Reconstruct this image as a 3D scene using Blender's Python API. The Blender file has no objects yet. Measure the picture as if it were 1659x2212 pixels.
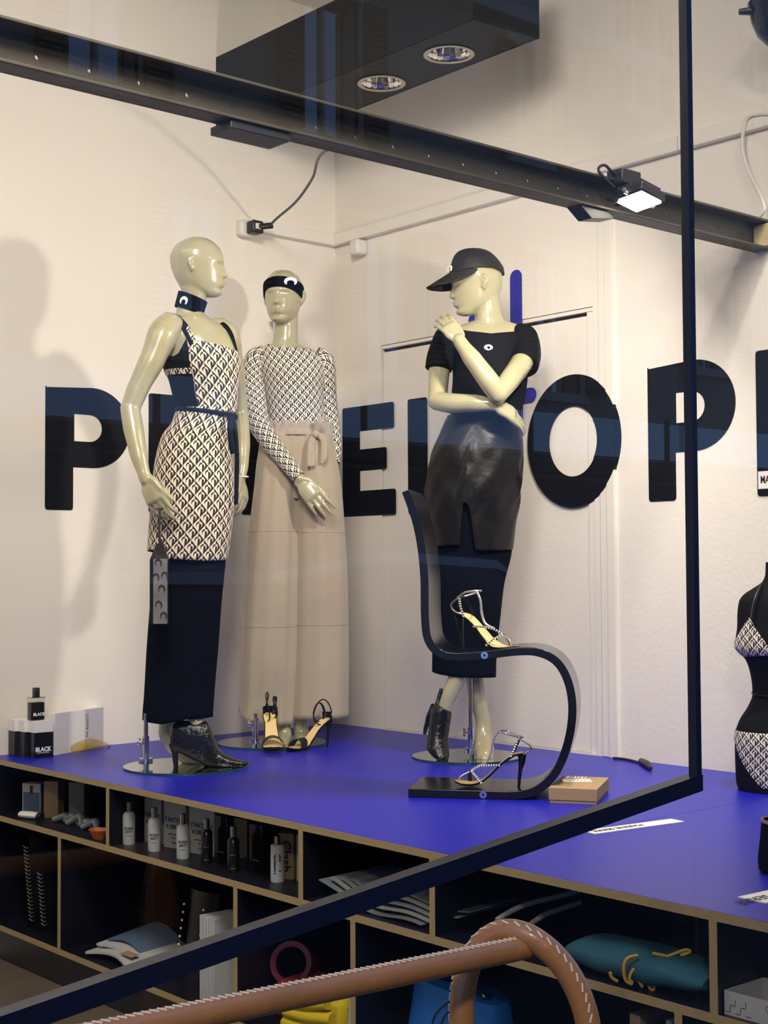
import bpy, bmesh, math, random
import numpy as np
from mathutils import Vector, Matrix, noise

random.seed(7)
scene = bpy.context.scene
COL = scene.collection

# ------------------------------------------------------------------ camera
# world: corner of the two shop walls at the origin, display top at z = 0,
# X runs along the back wall towards the shop window, -Y along the left wall
FPX, YAW, PIT, ROL = 3108.92, -0.857762, 0.0404243, -0.004819
CX, CY = 829.5, 1106.0
CAM = np.array([4.930, -3.984, 0.670])
def _rot(y, p, r):
    f = np.array([math.sin(y)*math.cos(p), math.cos(y)*math.cos(p), math.sin(p)])
    rt = np.array([math.cos(y), -math.sin(y), 0.0])
    up = np.cross(rt, f)
    return np.array([math.cos(r)*rt + math.sin(r)*up, math.sin(r)*rt - math.cos(r)*up, f])
RM = _rot(YAW, PIT, ROL)
cam_data = bpy.data.cameras.new('camera')
cam_data.sensor_fit = 'VERTICAL'
cam_data.sensor_height = 36.0
cam_data.lens = FPX/2212*36.0
cam_data.clip_start = 0.05
cam = bpy.data.objects.new('camera', cam_data)
COL.objects.link(cam)
cm = Matrix.Identity(4)
for i in range(3):
    cm[i][0], cm[i][1], cm[i][2], cm[i][3] = RM[0][i], -RM[1][i], -RM[2][i], CAM[i]
cam.matrix_world = cm
scene.camera = cam

# ------------------------------------------------------------------ world, lights, exposure
vs = scene.view_settings
vs.view_transform = 'Standard'; vs.look = 'None'; vs.exposure = 0.0; vs.gamma = 1.0
vs.use_curve_mapping = False
world = bpy.data.worlds.new('dusk_sky'); scene.world = world
world.use_nodes = True
wn = world.node_tree.nodes; wl = world.node_tree.links
bg = wn['Background']
tc_ = wn.new('ShaderNodeTexCoord'); sp_ = wn.new('ShaderNodeSeparateXYZ'); rp_ = wn.new('ShaderNodeValToRGB')
wl.new(tc_.outputs['Generated'], sp_.inputs[0]); wl.new(sp_.outputs['Z'], rp_.inputs[0])
rp_.color_ramp.elements[0].position = 0.0; rp_.color_ramp.elements[0].color = (0.24, 0.46, 0.95, 1)
rp_.color_ramp.elements[1].position = 0.6; rp_.color_ramp.elements[1].color = (0.20, 0.40, 0.90, 1)
wl.new(rp_.outputs[0], bg.inputs['Color'])
bg.inputs['Strength'].default_value = 1.0

def area_light(name, loc, target, sx, sy, power, color, spread=180):
    d = bpy.data.lights.new(name, 'AREA'); d.shape = 'RECTANGLE'; d.size = sx; d.size_y = sy
    d.energy = power; d.color = color; d.spread = math.radians(spread)
    o = bpy.data.objects.new(name, d); COL.objects.link(o)
    o.location = loc
    o.rotation_euler = (Vector(target)-Vector(loc)).to_track_quat('-Z', 'Y').to_euler()
    return o
WARM = (1.0, 0.90, 0.79)
# unseen fill light added near the shop ceiling, in front of the display
area_light('shop_fill_light', (1.3, -3.6, 2.95), (1.0, -2.6, 0.0), 2.2, 1.2, 14, WARM)
# lamps just behind the shop window, beside and above the frame
area_light('window_fill_light', (3.2, -3.0, 2.85), (0.2, -0.85, 0.45), 0.9, 0.9, 46, WARM, 105)  # added fill, unseen, aimed to brighten the left wall
area_light('torso_fill_light', (2.9, -0.6, 2.95), (2.4, -0.35, 0.0), 0.15, 0.15, 9, WARM, 70)  # unseen lamp added to balance the wall brightness
area_light('window_spot', (3.28, -0.85, 2.24), (1.9, 0.0, 0.9), 0.10, 0.10, 1.8, WARM, 120)
# warm light added behind the viewer to brighten the handrail, no lamp known
area_light('handrail_fill_light', (6.6, -5.4, 3.2), (3.9, -3.0, 0.2), 0.35, 0.35, 85, (1.0, 0.80, 0.55))

# ------------------------------------------------------------------ calibrated points
def ray(px, py): return RM.T @ np.array([(px-CX)/FPX, (py-CY)/FPX, 1.0])
def onz(px, py, z=0.0):
    d = ray(px, py); return CAM + d*(z-CAM[2])/d[2]
def onx(px, py, x=0.0):
    d = ray(px, py); return CAM + d*(x-CAM[0])/d[0]
def ony(px, py, y=0.0):
    d = ray(px, py); return CAM + d*(y-CAM[1])/d[1]
RT = np.array([math.cos(YAW), -math.sin(YAW), 0.0])
FW = np.array([math.sin(YAW), math.cos(YAW), 0.0])
TC = -FW
UPV = np.array([0, 0, 1.0])
def pl(px, py, P, v=0.0):
    """point at depth plane of P, moved v metres towards the viewer side"""
    d = ray(px, py); Q = np.asarray(P) + TC*v
    return CAM + d*(((Q-CAM) @ FW)/(d @ FW))

# ------------------------------------------------------------------ materials
def mat(name, base, rough=0.5, metal=0.0, coat=0.0, bump=0.0, bscale=40.0, var=0.0, vscale=6.0, emit=None, estr=0.0, trans=0.0, sheen=0.0, spec=None, brough=None):
    m = bpy.data.materials.new(name); m.use_nodes = True
    nt = m.node_tree; b = nt.nodes['Principled BSDF']
    b.inputs['Base Color'].default_value = (*base, 1)
    b.inputs['Roughness'].default_value = rough
    b.inputs['Metallic'].default_value = metal
    b.inputs['Coat Weight'].default_value = coat
    b.inputs['Coat Roughness'].default_value = 0.04
    b.inputs['Transmission Weight'].default_value = trans
    b.inputs['Sheen Weight'].default_value = sheen
    if spec is not None: b.inputs['Specular IOR Level'].default_value = spec
    if emit:
        b.inputs['Emission Color'].default_value = (*emit, 1); b.inputs['Emission Strength'].default_value = estr
    co = nt.nodes.new('ShaderNodeTexCoord')
    if bump > 0:
        n = nt.nodes.new('ShaderNodeTexNoise'); n.inputs['Scale'].default_value = bscale; n.inputs['Detail'].default_value = 4
        nt.links.new(co.outputs['Object'], n.inputs['Vector'])
        bp = nt.nodes.new('ShaderNodeBump'); bp.inputs['Strength'].default_value = bump; bp.inputs['Distance'].default_value = 0.01
        nt.links.new(n.outputs['Fac'], bp.inputs['Height']); nt.links.new(bp.outputs[0], b.inputs['Normal'])
    if var > 0:
        n = nt.nodes.new('ShaderNodeTexNoise'); n.inputs['Scale'].default_value = vscale; n.inputs['Detail'].default_value = 5
        nt.links.new(co.outputs['Object'], n.inputs['Vector'])
        mx = nt.nodes.new('ShaderNodeMix'); mx.data_type = 'RGBA'
        mx.inputs[6].default_value = (*[min(1, c*(1-var)) for c in base], 1)
        mx.inputs[7].default_value = (*[min(1, c*(1+var)) for c in base], 1)
        nt.links.new(n.outputs['Fac'], mx.inputs[0]); nt.links.new(mx.outputs[2], b.inputs['Base Color'])
    return m

def pattern_mat(name, cw, ch, light, dark, offs=(0, 0)):
    m = bpy.data.materials.new(name); m.use_nodes = True
    nt = m.node_tree; b = nt.nodes['Principled BSDF']; b.inputs['Roughness'].default_value = 0.75
    b.inputs['Sheen Weight'].default_value = 0.1
    uv = nt.nodes.new('ShaderNodeUVMap'); s = nt.nodes.new('ShaderNodeSeparateXYZ'); nt.links.new(uv.outputs[0], s.inputs[0])
    def M(op, a, c=None):
        n = nt.nodes.new('ShaderNodeMath'); n.operation = op
        for i, x in enumerate((a, c)):
            if x is None: continue
            if isinstance(x, (int, float)): n.inputs[i].default_value = x
            else: nt.links.new(x, n.inputs[i])
        return n.outputs[0]
    X = M('DIVIDE', M('ADD', s.outputs['X'], offs[0]), cw); Y = M('DIVIDE', M('ADD', s.outputs['Y'], offs[1]), ch)
    A = M('SUBTRACT', M('FRACT', M('ADD', X, Y)), 0.5); B = M('SUBTRACT', M('FRACT', M('SUBTRACT', Y, X)), 0.5)
    x = M('MULTIPLY', M('SUBTRACT', A, B), 0.5); y = M('MULTIPLY', M('ADD', A, B), 0.5*ch/cw)
    left = M('LESS_THAN', x, 0.0)
    xx = M('MULTIPLY', x, x)
    def disc(cy, r):
        dy = M('SUBTRACT', y, cy); return M('LESS_THAN', M('ADD', xx, M('MULTIPLY', dy, dy)), r*r)
    cres = M('MULTIPLY', disc(0.02, 0.25), M('SUBTRACT', 1.0, disc(-0.06, 0.185)))
    xor = M('ABSOLUTE', M('SUBTRACT', left, cres))
    mx = nt.nodes.new('ShaderNodeMix'); mx.data_type = 'RGBA'
    mx.inputs[6].default_value = (*light, 1); mx.inputs[7].default_value = (*dark, 1)
    nt.links.new(xor, mx.inputs[0]); nt.links.new(mx.outputs[2], b.inputs['Base Color'])
    return m

def glass_mat(name, tint=(1, 1, 1), ior=1.5, rough=0.0):
    m = bpy.data.materials.new(name); m.use_nodes = True
    nt = m.node_tree; nt.nodes.remove(nt.nodes['Principled BSDF'])
    out = nt.nodes['Material Output']
    tr = nt.nodes.new('ShaderNodeBsdfTransparent'); tr.inputs[0].default_value = (*tint, 1)
    gl = nt.nodes.new('ShaderNodeBsdfGlossy'); gl.inputs['Roughness'].default_value = rough
    fr = nt.nodes.new('ShaderNodeFresnel'); fr.inputs['IOR'].default_value = ior
    ge = nt.nodes.new('ShaderNodeNewGeometry')
    # leaving the pane is the same small reflection as entering it
    sw = nt.nodes.new('ShaderNodeMix'); sw.data_type = 'FLOAT'
    nt.links.new(ge.outputs['Backfacing'], sw.inputs[0])
    sw.inputs[2].default_value = ior; sw.inputs[3].default_value = 1.0/ior
    nt.links.new(sw.outputs[0], fr.inputs['IOR'])
    mx = nt.nodes.new('ShaderNodeMixShader')
    lw = nt.nodes.new('ShaderNodeMath'); lw.operation = 'MINIMUM'; lw.inputs[1].default_value = 0.9
    nt.links.new(fr.outputs[0], lw.inputs[0])
    nt.links.new(lw.outputs[0], mx.inputs[0]); nt.links.new(tr.outputs[0], mx.inputs[1]); nt.links.new(gl.outputs[0], mx.inputs[2])
    nt.links.new(mx.outputs[0], out.inputs['Surface'])
    return m

MT = {}
MT['wall'] = mat('wall_plaster', (0.80, 0.755, 0.68), 0.85, bump=0.12, bscale=60, var=0.03, vscale=3)
MT['white_paint'] = mat('white_paint', (0.80, 0.76, 0.69), 0.45, bump=0.05, bscale=30)
MT['floor'] = mat('floor_stone', (0.11, 0.085, 0.06), 0.5, bump=0.4, bscale=9, var=0.5, vscale=7)
MT['ceiling'] = mat('ceiling_paint', (0.84, 0.82, 0.78), 0.9, bump=0.05)
MT['blue'] = mat('blue_laminate', (0.008, 0.010, 0.39), 0.38, bump=0.02, bscale=300, var=0.05, spec=0.40)
MT['mdf'] = mat('mdf_edge', (0.34, 0.255, 0.13), 0.8, bump=0.15, bscale=200, var=0.10, vscale=90)
MT['carcass'] = mat('black_laminate', (0.004, 0.005, 0.012), 0.4, bump=0.02, bscale=200)
MT['vinyl'] = mat('black_letter_vinyl', (0.006, 0.007, 0.010), 0.6, bump=0.02, spec=0.12)
MT['steel'] = mat('raw_steel', (0.078, 0.068, 0.048), 0.5, metal=0.25, bump=0.08, bscale=60, var=0.30, vscale=14)
MT['dark_steel'] = mat('dark_steel', (0.045, 0.046, 0.048), 0.45, metal=0.4, bump=0.05, var=0.2)
MT['chrome'] = mat('chrome', (0.72, 0.72, 0.70), 0.08, metal=1.0, bump=0.005)
MT['brushed'] = mat('brushed_metal', (0.42, 0.39, 0.35), 0.25, metal=1.0, bump=0.02, bscale=120)
MT['mirror_base'] = mat('polished_base_plate', (0.62, 0.64, 0.62), 0.05, metal=1.0, bump=0.004, bscale=20)
MT['base_edge'] = mat('green_glass_edge', (0.01, 0.07, 0.06), 0.15)
MT['frame'] = mat('navy_window_frame', (0.006, 0.012, 0.040), 0.35, bump=0.02)
MT['glass'] = glass_mat('window_glass', (0.985, 0.99, 0.985), 1.5)
MT['bottle_glass'] = glass_mat('clear_glass', (0.93, 0.94, 0.93), 1.45)
MT['amber_glass'] = glass_mat('amber_glass', (0.93, 0.83, 0.52), 1.5, 0.02)
MT['skin'] = mat('mannequin_lacquer', (0.40, 0.37, 0.225), 0.25, coat=1.0, bump=0.015, bscale=9, var=0.22, vscale=8)
MT['black_cloth'] = mat('black_cloth', (0.003, 0.004, 0.008), 0.9, bump=0.1, bscale=250, spec=0.06)
MT['black_jersey'] = mat('black_jersey', (0.007, 0.007, 0.009), 0.8, bump=0.15, bscale=300, spec=0.1)
MT['black_leather'] = mat('black_leather', (0.007, 0.0065, 0.007), 0.36, bump=0.5, bscale=11, var=0.1, spec=0.28)
MT['cap_leather'] = mat('cap_leather', (0.020, 0.019, 0.018), 0.55, bump=0.5, bscale=35, spec=0.25)
MT['croc'] = mat('croc_leather', (0.007, 0.007, 0.008), 0.2, coat=0.1, spec=0.4, bump=0.4, bscale=60)
MT['black_gloss'] = mat('black_lacquer', (0.008, 0.008, 0.010), 0.14, spec=0.35, coat=0.0, bump=0.006, bscale=20)
MT['black_plastic'] = mat('black_plastic', (0.012, 0.012, 0.014), 0.4, bump=0.03)
MT['white_plastic'] = mat('white_plastic', (0.72, 0.70, 0.66), 0.4, bump=0.02)
MT['white_print'] = mat('white_print', (0.88, 0.88, 0.88), 0.6, bump=0.01)
MT['black_print'] = mat('black_print', (0.012, 0.012, 0.014), 0.6, bump=0.01)
MT['paper'] = mat('white_paper', (0.82, 0.80, 0.78), 0.7, bump=0.03, bscale=80)
MT['grey_paper'] = mat('grey_card', (0.20, 0.20, 0.19), 0.7, bump=0.03, bscale=80)
MT['kraft'] = mat('kraft_card', (0.42, 0.28, 0.14), 0.8, bump=0.08, bscale=150, var=0.08, vscale=50)
MT['suede'] = mat('beige_suede', (0.41, 0.345, 0.26), 0.95, bump=0.10, bscale=40, var=0.10, vscale=10, sheen=0.3)
MT['gold_insole'] = mat('gold_insole', (0.80, 0.60, 0.27), 0.4, bump=0.05, bscale=60)
MT['red_sole'] = mat('red_sole', (0.14, 0.008, 0.010), 0.2, coat=0.3, bump=0.01)
MT['crystal'] = mat('crystal_trim', (0.95, 0.93, 0.88), 0.2, metal=0.5, bump=0.03)
MT['silver_strap'] = mat('silver_strap', (0.60, 0.58, 0.55), 0.25, metal=0.6, bump=0.02)
MT['pearl'] = mat('pearl', (0.85, 0.82, 0.78), 0.15, coat=0.6, bump=0.005)
MT['embossed'] = mat('embossed_grey_leather', (0.22, 0.215, 0.20), 0.35, metal=0.3, coat=0.2, bump=0.3, bscale=18, var=0.4, vscale=16)
MT['tan_leather'] = mat('tan_leather', (0.40, 0.18, 0.065), 0.36, coat=0.25, bump=0.15, bscale=60, var=0.35, vscale=9)
MT['stitch'] = mat('cream_thread', (0.78, 0.72, 0.60), 0.7, bump=0.05)
MT['blue_paint'] = mat('blue_wall_paint', (0.018, 0.022, 0.33), 0.6, bump=0.02)
MT['bulkhead'] = mat('black_bulkhead_paint', (0.011, 0.011, 0.010), 0.6, bump=0.03, spec=0.3)
MT['wood_end'] = mat('pale_wood_end', (0.55, 0.45, 0.24), 0.7, bump=0.1, var=0.2)
MT['flood_glow'] = mat('flood_lens', (1, 1, 1), 0.4, emit=(1.0, 0.93, 0.74), estr=22, bump=0.01)
MT['orange'] = mat('orange_clay', (0.42, 0.10, 0.025), 0.5, bump=0.05)
MT['teal'] = mat('teal_cloth', (0.010, 0.085, 0.13), 0.8, bump=0.2, bscale=30, var=0.25, vscale=8)
MT['gold_print'] = mat('gold_print', (0.62, 0.36, 0.05), 0.5, bump=0.05)
MT['maroon'] = mat('maroon_glaze', (0.11, 0.008, 0.030), 0.2, coat=0.3, bump=0.02)
MT['red'] = mat('red_cloth', (0.22, 0.012, 0.015), 0.8, bump=0.2, bscale=40)
MT['yellow'] = mat('yellow_cloth', (0.55, 0.42, 0.01), 0.8, bump=0.2, bscale=30)
MT['bright_blue'] = mat('bright_blue_nylon', (0.005, 0.12, 0.46), 0.5, bump=0.2, bscale=12)
MT['rope'] = mat('grey_rope', (0.36, 0.36, 0.34), 0.9, bump=0.5, bscale=220)
MT['blue_card'] = mat('blue_card', (0.07, 0.12, 0.20), 0.6, bump=0.02)
MT['tan_card'] = mat('tan_card', (0.30, 0.21, 0.12), 0.7, bump=0.05, var=0.15)
MT['navy_cap'] = mat('navy_cotton', (0.012, 0.02, 0.045), 0.85, bump=0.2, bscale=150)
MT['plastic_film'] = mat('plastic_film', (0.16, 0.20, 0.22), 0.15, coat=0.3, bump=0.4, bscale=25)
MT['gunmetal'] = mat('gunmetal_chain', (0.30, 0.28, 0.24), 0.3, metal=0.9, bump=0.05)
MT['pat1'] = pattern_mat('moon_print_large', 0.0435, 0.0500, (0.80, 0.69, 0.54), (0.012, 0.010, 0.010))
MT['pat2'] = pattern_mat('moon_print_small', 0.0325, 0.0345, (0.84, 0.77, 0.66), (0.012, 0.011, 0.011))

# ------------------------------------------------------------------ object helpers
def tag(o, label=None, cat=None, group=None, kind=None):
    if label: o['label'] = label
    if cat: o['category'] = cat
    if group: o['group'] = group
    if kind: o['kind'] = kind
    return o
def empty(name, loc, label=None, cat=None, group=None, kind=None, rz=0.0):
    o = bpy.data.objects.new(name, None); COL.objects.link(o)
    o.empty_display_size = 0.05
    o.location = [float(c) for c in loc]; o.rotation_euler = (0, 0, rz)
    return tag(o, label, cat, group, kind)
def mesh_obj(name, me, parent=None, recenter=True):
    o = bpy.data.objects.new(name, me); COL.objects.link(o)
    if recenter and len(me.vertices):
        co = np.empty(len(me.vertices)*3); me.vertices.foreach_get('co', co); co = co.reshape(-1, 3)
        c = (co.min(0)+co.max(0))/2; c[2] = co[:, 2].min()
        me.transform(Matrix.Translation([-x for x in c])); o.location = [float(x) for x in c]
    if parent is not None:
        o.parent = parent
        if not parent.get('local_parts'):
            mw = Matrix.Translation(parent.location)
            p = parent.parent
            if p is not None: mw = (Matrix.Translation(p.location)) @ parent.matrix_parent_inverse @ mw
            o.matrix_parent_inverse = mw.inverted()
    return o
class MB:
    def __init__(s): s.v = []; s.f = []; s.uv = []; s.mi = []; s.cur = 0
    def add(s, v, f, uv=None):
        o = len(s.v); s.v.extend([tuple(map(float, p)) for p in v])
        for k, q in enumerate(f):
            s.f.append([i+o for i in q]); s.mi.append(s.cur)
            s.uv.append([uv[i] for i in q] if uv is not None else None)
        return s
    def box(s, c, d, rz=0.0, ax=None):
        hx, hy, hz = d[0]/2, d[1]/2, d[2]/2
        if ax is None:
            ax = (np.array([math.cos(rz), math.sin(rz), 0]), np.array([-math.sin(rz), math.cos(rz), 0]), UPV)
        c = np.array(c, float)
        v = [c+ax[0]*hx*i+ax[1]*hy*j+ax[2]*hz*k for k in (-1, 1) for j in (-1, 1) for i in (-1, 1)]
        return s.add(v, [(0, 2, 3, 1), (4, 5, 7, 6), (0, 1, 5, 4), (2, 6, 7, 3), (0, 4, 6, 2), (1, 3, 7, 5)])
    def bounds(s, x0, x1, y0, y1, z0, z1): return s.box(((x0+x1)/2, (y0+y1)/2, (z0+z1)/2), (x1-x0, y1-y0, z1-z0))
    def rings(s, R, cap=True, closed=True, uv=None):
        n = len(R[0]); v = [p for r in R for p in r]; f = []
        for i in range(len(R)-1):
            for j in range(n if closed else n-1):
                a = i*n+j; b = i*n+(j+1) % n
                f.append((a, b, b+n, a+n))
        u = uv
        if cap and closed:
            f.append(tuple(range(n-1, -1, -1))); f.append(tuple((len(R)-1)*n+j for j in range(n)))
        return s.add(v, f, u)
    def tube(s, pts, rad, seg=12, sub=6, flat=None, cap=True, nrm=None, loop=False):
        """smooth tube; rad number or list; flat = (a, b) radius factors along the side / normal axis"""
        pts = np.array(pts, float); rad = np.full(len(pts), rad, float) if np.isscalar(rad) else np.array(rad, float)
        if sub > 1 and len(pts) > 2: pts, rad = catmull(pts, rad, sub, loop)
        elif sub > 1 and len(pts) == 2:
            t = np.linspace(0, 1, 3)[:, None]; rad = np.interp(t[:, 0], [0, 1], rad); pts = pts[0]*(1-t)+pts[1]*t
        n = len(pts)
        if loop: T = np.roll(pts, -1, 0)-np.roll(pts, 1, 0)
        else: T = np.gradient(pts, axis=0)
        T /= np.linalg.norm(T, axis=1)[:, None]+1e-12
        if nrm is None:
            nrm = np.array([0, 0, 1.0]) if abs(T[0][2]) < 0.9 else np.array([1.0, 0, 0])
        N = np.array(nrm, float); R = []
        fa, fb = flat if flat else (1, 1)
        ang = np.linspace(0, 2*math.pi, seg, endpoint=False)
        for i in range(n):
            N = N-T[i]*(N@T[i]); N /= np.linalg.norm(N)+1e-12
            B = np.cross(T[i], N)
            R.append([pts[i]+rad[i]*(B*fa*math.cos(a)+N*fb*math.sin(a)) for a in ang])
        if loop: R.append(R[0]); return s.rings(R, cap=False)
        return s.rings(R, cap=cap)
    def limb(s, pts, rad, seg=20, sub=8, flat=None, nrm=None):
        """tube with rounded ends"""
        pts = np.array(pts, float); rad = np.array(rad, float)
        pts, rad = catmull(pts, rad, sub) if len(pts) > 2 else (np.linspace(pts[0], pts[1], 9), np.linspace(rad[0], rad[1], 9))
        d0 = pts[0]-pts[1]; d0 /= np.linalg.norm(d0); d1 = pts[-1]-pts[-2]; d1 /= np.linalg.norm(d1)
        k = [0.2, 0.5, 0.8, 0.97]
        k2 = flat[1] if flat else 1.0
        pre = [pts[0]+d0*rad[0]*k2*q for q in k[::-1]]; prr = [rad[0]*math.sqrt(1-q*q) for q in k[::-1]]
        post = [pts[-1]+d1*rad[-1]*k2*q for q in k]; por = [rad[-1]*math.sqrt(1-q*q) for q in k]
        return s.tube(np.vstack([pre, pts, post]), list(prr)+list(rad)+list(por), seg, 1, flat, True, nrm)
    def ball(s, c, r, nu=12, nv=8, sc=(1, 1, 1)):
        R = []
        for i in range(1, nv):
            t = math.pi*i/nv
            R.append([np.array(c)+np.array([sc[0]*r*math.sin(t)*math.cos(2*math.pi*j/nu), sc[1]*r*math.sin(t)*math.sin(2*math.pi*j/nu), -sc[2]*r*math.cos(t)]) for j in range(nu)])
        return s.rings(R)
    def lathe(s, prof, c=(0, 0, 0), seg=24, sq=None, ring=False):
        """profile (radius, z) round the z axis at c; ring = hollow profile"""
        if ring: prof = list(prof)+[prof[0]]
        c = np.array(c, float); R = []
        for r, z in prof:
            R.append([c+np.array([r*math.cos(a), r*math.sin(a)*(sq or 1), z]) for a in np.linspace(0, 2*math.pi, seg, endpoint=False)])
        return s.rings(R, cap=not ring)
    def prism(s, poly, o, ex, ey, ez, depth, holes=None):
        """extrude a polygon given in the (ex, ey) frame at o along ez"""
        bm = bmesh.new(); o, ex, ey, ez = [np.array(a, float) for a in (o, ex, ey, ez)]
        def loop(P):
            vs_ = [bm.verts.new(o+ex*a+ey*b) for a, b in P]
            return [bm.edges.new((vs_[i], vs_[(i+1) % len(vs_)])) for i in range(len(vs_))]
        es = loop(poly)
        for h in holes or []: es += loop(h)
        bmesh.ops.triangle_fill(bm, edges=es, use_beauty=True)
        g = bmesh.ops.extrude_face_region(bm, geom=bm.faces[:])
        bmesh.ops.translate(bm, verts=[q for q in g['geom'] if isinstance(q, bmesh.types.BMVert)], vec=Vector(ez*depth))
        bmesh.ops.recalc_face_normals(bm, faces=bm.faces[:])
        bm.verts.index_update()
        s.add([tuple(q.co) for q in bm.verts], [[q.index for q in f.verts] for f in bm.faces]); bm.free(); return s
    def mesh(s, name, smooth=True, ang=0.7, recalc=True):
        me = bpy.data.meshes.new(name); me.from_pydata(s.v, [], s.f)
        if any(u is not None for u in s.uv):
            l = me.uv_layers.new(name='UVMap'); k = 0
            for p, u in zip(me.polygons, s.uv):
                for i, li in enumerate(p.loop_indices): l.data[li].uv = u[i] if u is not None else (0, 0)
        if any(s.mi): me.polygons.foreach_set('material_index', s.mi)
        if recalc:
            bm = bmesh.new(); bm.from_mesh(me); bmesh.ops.recalc_face_normals(bm, faces=bm.faces[:]); bm.to_mesh(me); bm.free()
        if smooth:
            me.polygons.foreach_set('use_smooth', [True]*len(me.polygons)); me.set_sharp_from_angle(angle=ang)
        me.update(); return me
    def build(s, name, m, parent=None, smooth=True, ang=0.7, bevel=0.0, solid=0.0, recalc=True):
        me = s.mesh(name, smooth, ang, recalc)
        for q in (m if isinstance(m, (list, tuple)) else [m]): me.materials.append(MT[q] if isinstance(q, str) else q)
        o = mesh_obj(name, me, parent)
        if solid:
            md = o.modifiers.new('thickness', 'SOLIDIFY'); md.thickness = solid; md.offset = -1
        if bevel:
            md = o.modifiers.new('bevel', 'BEVEL'); md.width = bevel; md.segments = 2; md.limit_method = 'ANGLE'; md.angle_limit = 0.6
        return o
def catmull(P, r, sub, loop=False):
    n = len(P); O = []; Q = []
    m = n if loop else n-1
    for i in range(m):
        if loop: p0, p1, p2, p3 = P[i-1], P[i], P[(i+1) % n], P[(i+2) % n]; r1, r2 = r[i], r[(i+1) % n]
        else: p0, p1, p2, p3 = P[max(i-1, 0)], P[i], P[i+1], P[min(i+2, n-1)]; r1, r2 = r[i], r[i+1]
        for k in range(sub):
            t = k/sub
            O.append(0.5*((2*p1)+(-p0+p2)*t+(2*p0-5*p1+4*p2-p3)*t*t+(-p0+3*p1-3*p2+p3)*t**3))
            w = t*t*(3-2*t); Q.append(r1*(1-w)+r2*w)
    if not loop: O.append(P[-1]); Q.append(r[-1])
    return np.array(O), np.array(Q)
def pchip(x, y, q):
    x = np.asarray(x, float); y = np.asarray(y, float); q = np.clip(q, x[0], x[-1])
    h = np.diff(x); d = np.diff(y)/h; m = np.zeros(len(x))
    m[0] = d[0]; m[-1] = d[-1]
    for i in range(1, len(x)-1):
        m[i] = 0 if d[i-1]*d[i] <= 0 else 2*d[i-1]*d[i]/(d[i-1]+d[i])
    i = np.clip(np.searchsorted(x, q, side='right')-1, 0, len(x)-2)
    t = (q-x[i])/h[i]
    return (2*t**3-3*t**2+1)*y[i]+(t**3-2*t**2+t)*h[i]*m[i]+(-2*t**3+3*t**2)*y[i+1]+(t**3-t**2)*h[i]*m[i+1]
def sil_loft(mb, P, rows, top=None, bot=None, nl=50, na=80, fold=None, sup=2.0, a0=None, a1=None, cap=True, grow=0.0):
    """loft whose outline follows rows (height, left edge, right edge, depth offset, half depth); angles: 0 right, 90 viewer side.
    top / bot give the upper and lower edge (in row units) for each angle"""
    R = np.array(rows, float); R = R[np.argsort(R[:, 0])]
    full = a0 is None
    th = np.linspace(-math.pi/2, 1.5*math.pi, na, endpoint=False) if full else np.linspace(a0, a1, na)
    tp = np.array([top(t) for t in th]) if top else np.full(na, R[0, 0]); bt = np.array([bot(t) for t in th]) if bot else np.full(na, R[-1, 0])
    V = []; U = []
    c_, s_ = np.cos(th), np.sin(th)
    e = 2.0/sup
    cc = np.sign(c_)*np.abs(c_)**e; ss = np.sign(s_)*np.abs(s_)**e
    for k in range(nl+1):
        t = k/nl; py = bt*(1-t)+tp*t
        xl, xr, v, dp = [pchip(R[:, 0], R[:, i], py) for i in (1, 2, 3, 4)]
        ring = []
        for j in range(na):
            L = pl(xl[j], py[j], P, v[j]); Rr = pl(xr[j], py[j], P, v[j])
            c = (L+Rr)/2; hw = (Rr-L)@RT/2+grow; d = dp[j]+grow
            g = 1.0
            if fold: g = 1.0+fold(th[j], t)
            ring.append(c+RT*hw*cc[j]*g+TC*d*ss[j]*g)
        # arc length from the middle of the viewer side
        rr = np.array(ring); seg = np.linalg.norm(np.diff(rr[:, :2], axis=0), axis=1); ar = np.concatenate([[0], np.cumsum(seg)])
        mid = np.argmin(np.abs(th-math.pi/2)); ar = ar-ar[mid]
        V.append(ring); U += [(ar[j], rr[j, 2]) for j in range(na)]
    if full:
        n = na; v = [p for r in V for p in r]; f = []; fuv = []
        for i in range(nl):
            for j in range(n):
                a = i*n+j; b = i*n+(j+1) % n; f.append((a, b, b+n, a+n))
        if cap: f.append(tuple(range(n-1, -1, -1))); f.append(tuple(nl*n+j for j in range(n)))
        mb.add(v, f, U)
        # close the seam of the print on the far side
    else: mb.rings(V, cap=False, closed=False, uv=U)
    return th
def stations(mb, P, v, st, seg=24, sup=2.4):
    """loft along the picture's width: (px, top, bottom, half width)"""
    R = []; st = np.array(st, float); xs = np.linspace(0, len(st)-1, (len(st)-1)*4+1); idx = np.arange(len(st))
    for q in xs:
        px, T, B, hw = [pchip(idx, st[:, i], np.array([q]))[0] for i in range(4)]
        a = pl(px, T, P, v); b = pl(px, B, P, v); c = (a+b)/2; hh = (a-b)@UPV/2
        R.append([c+UPV*hh*np.sign(math.sin(t))*abs(math.sin(t))**(2/sup)+TC*hw*np.sign(math.cos(t))*abs(math.cos(t))**(2/sup) for t in np.linspace(0, 2*math.pi, seg, endpoint=False)])
    return mb.rings(R)
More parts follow.
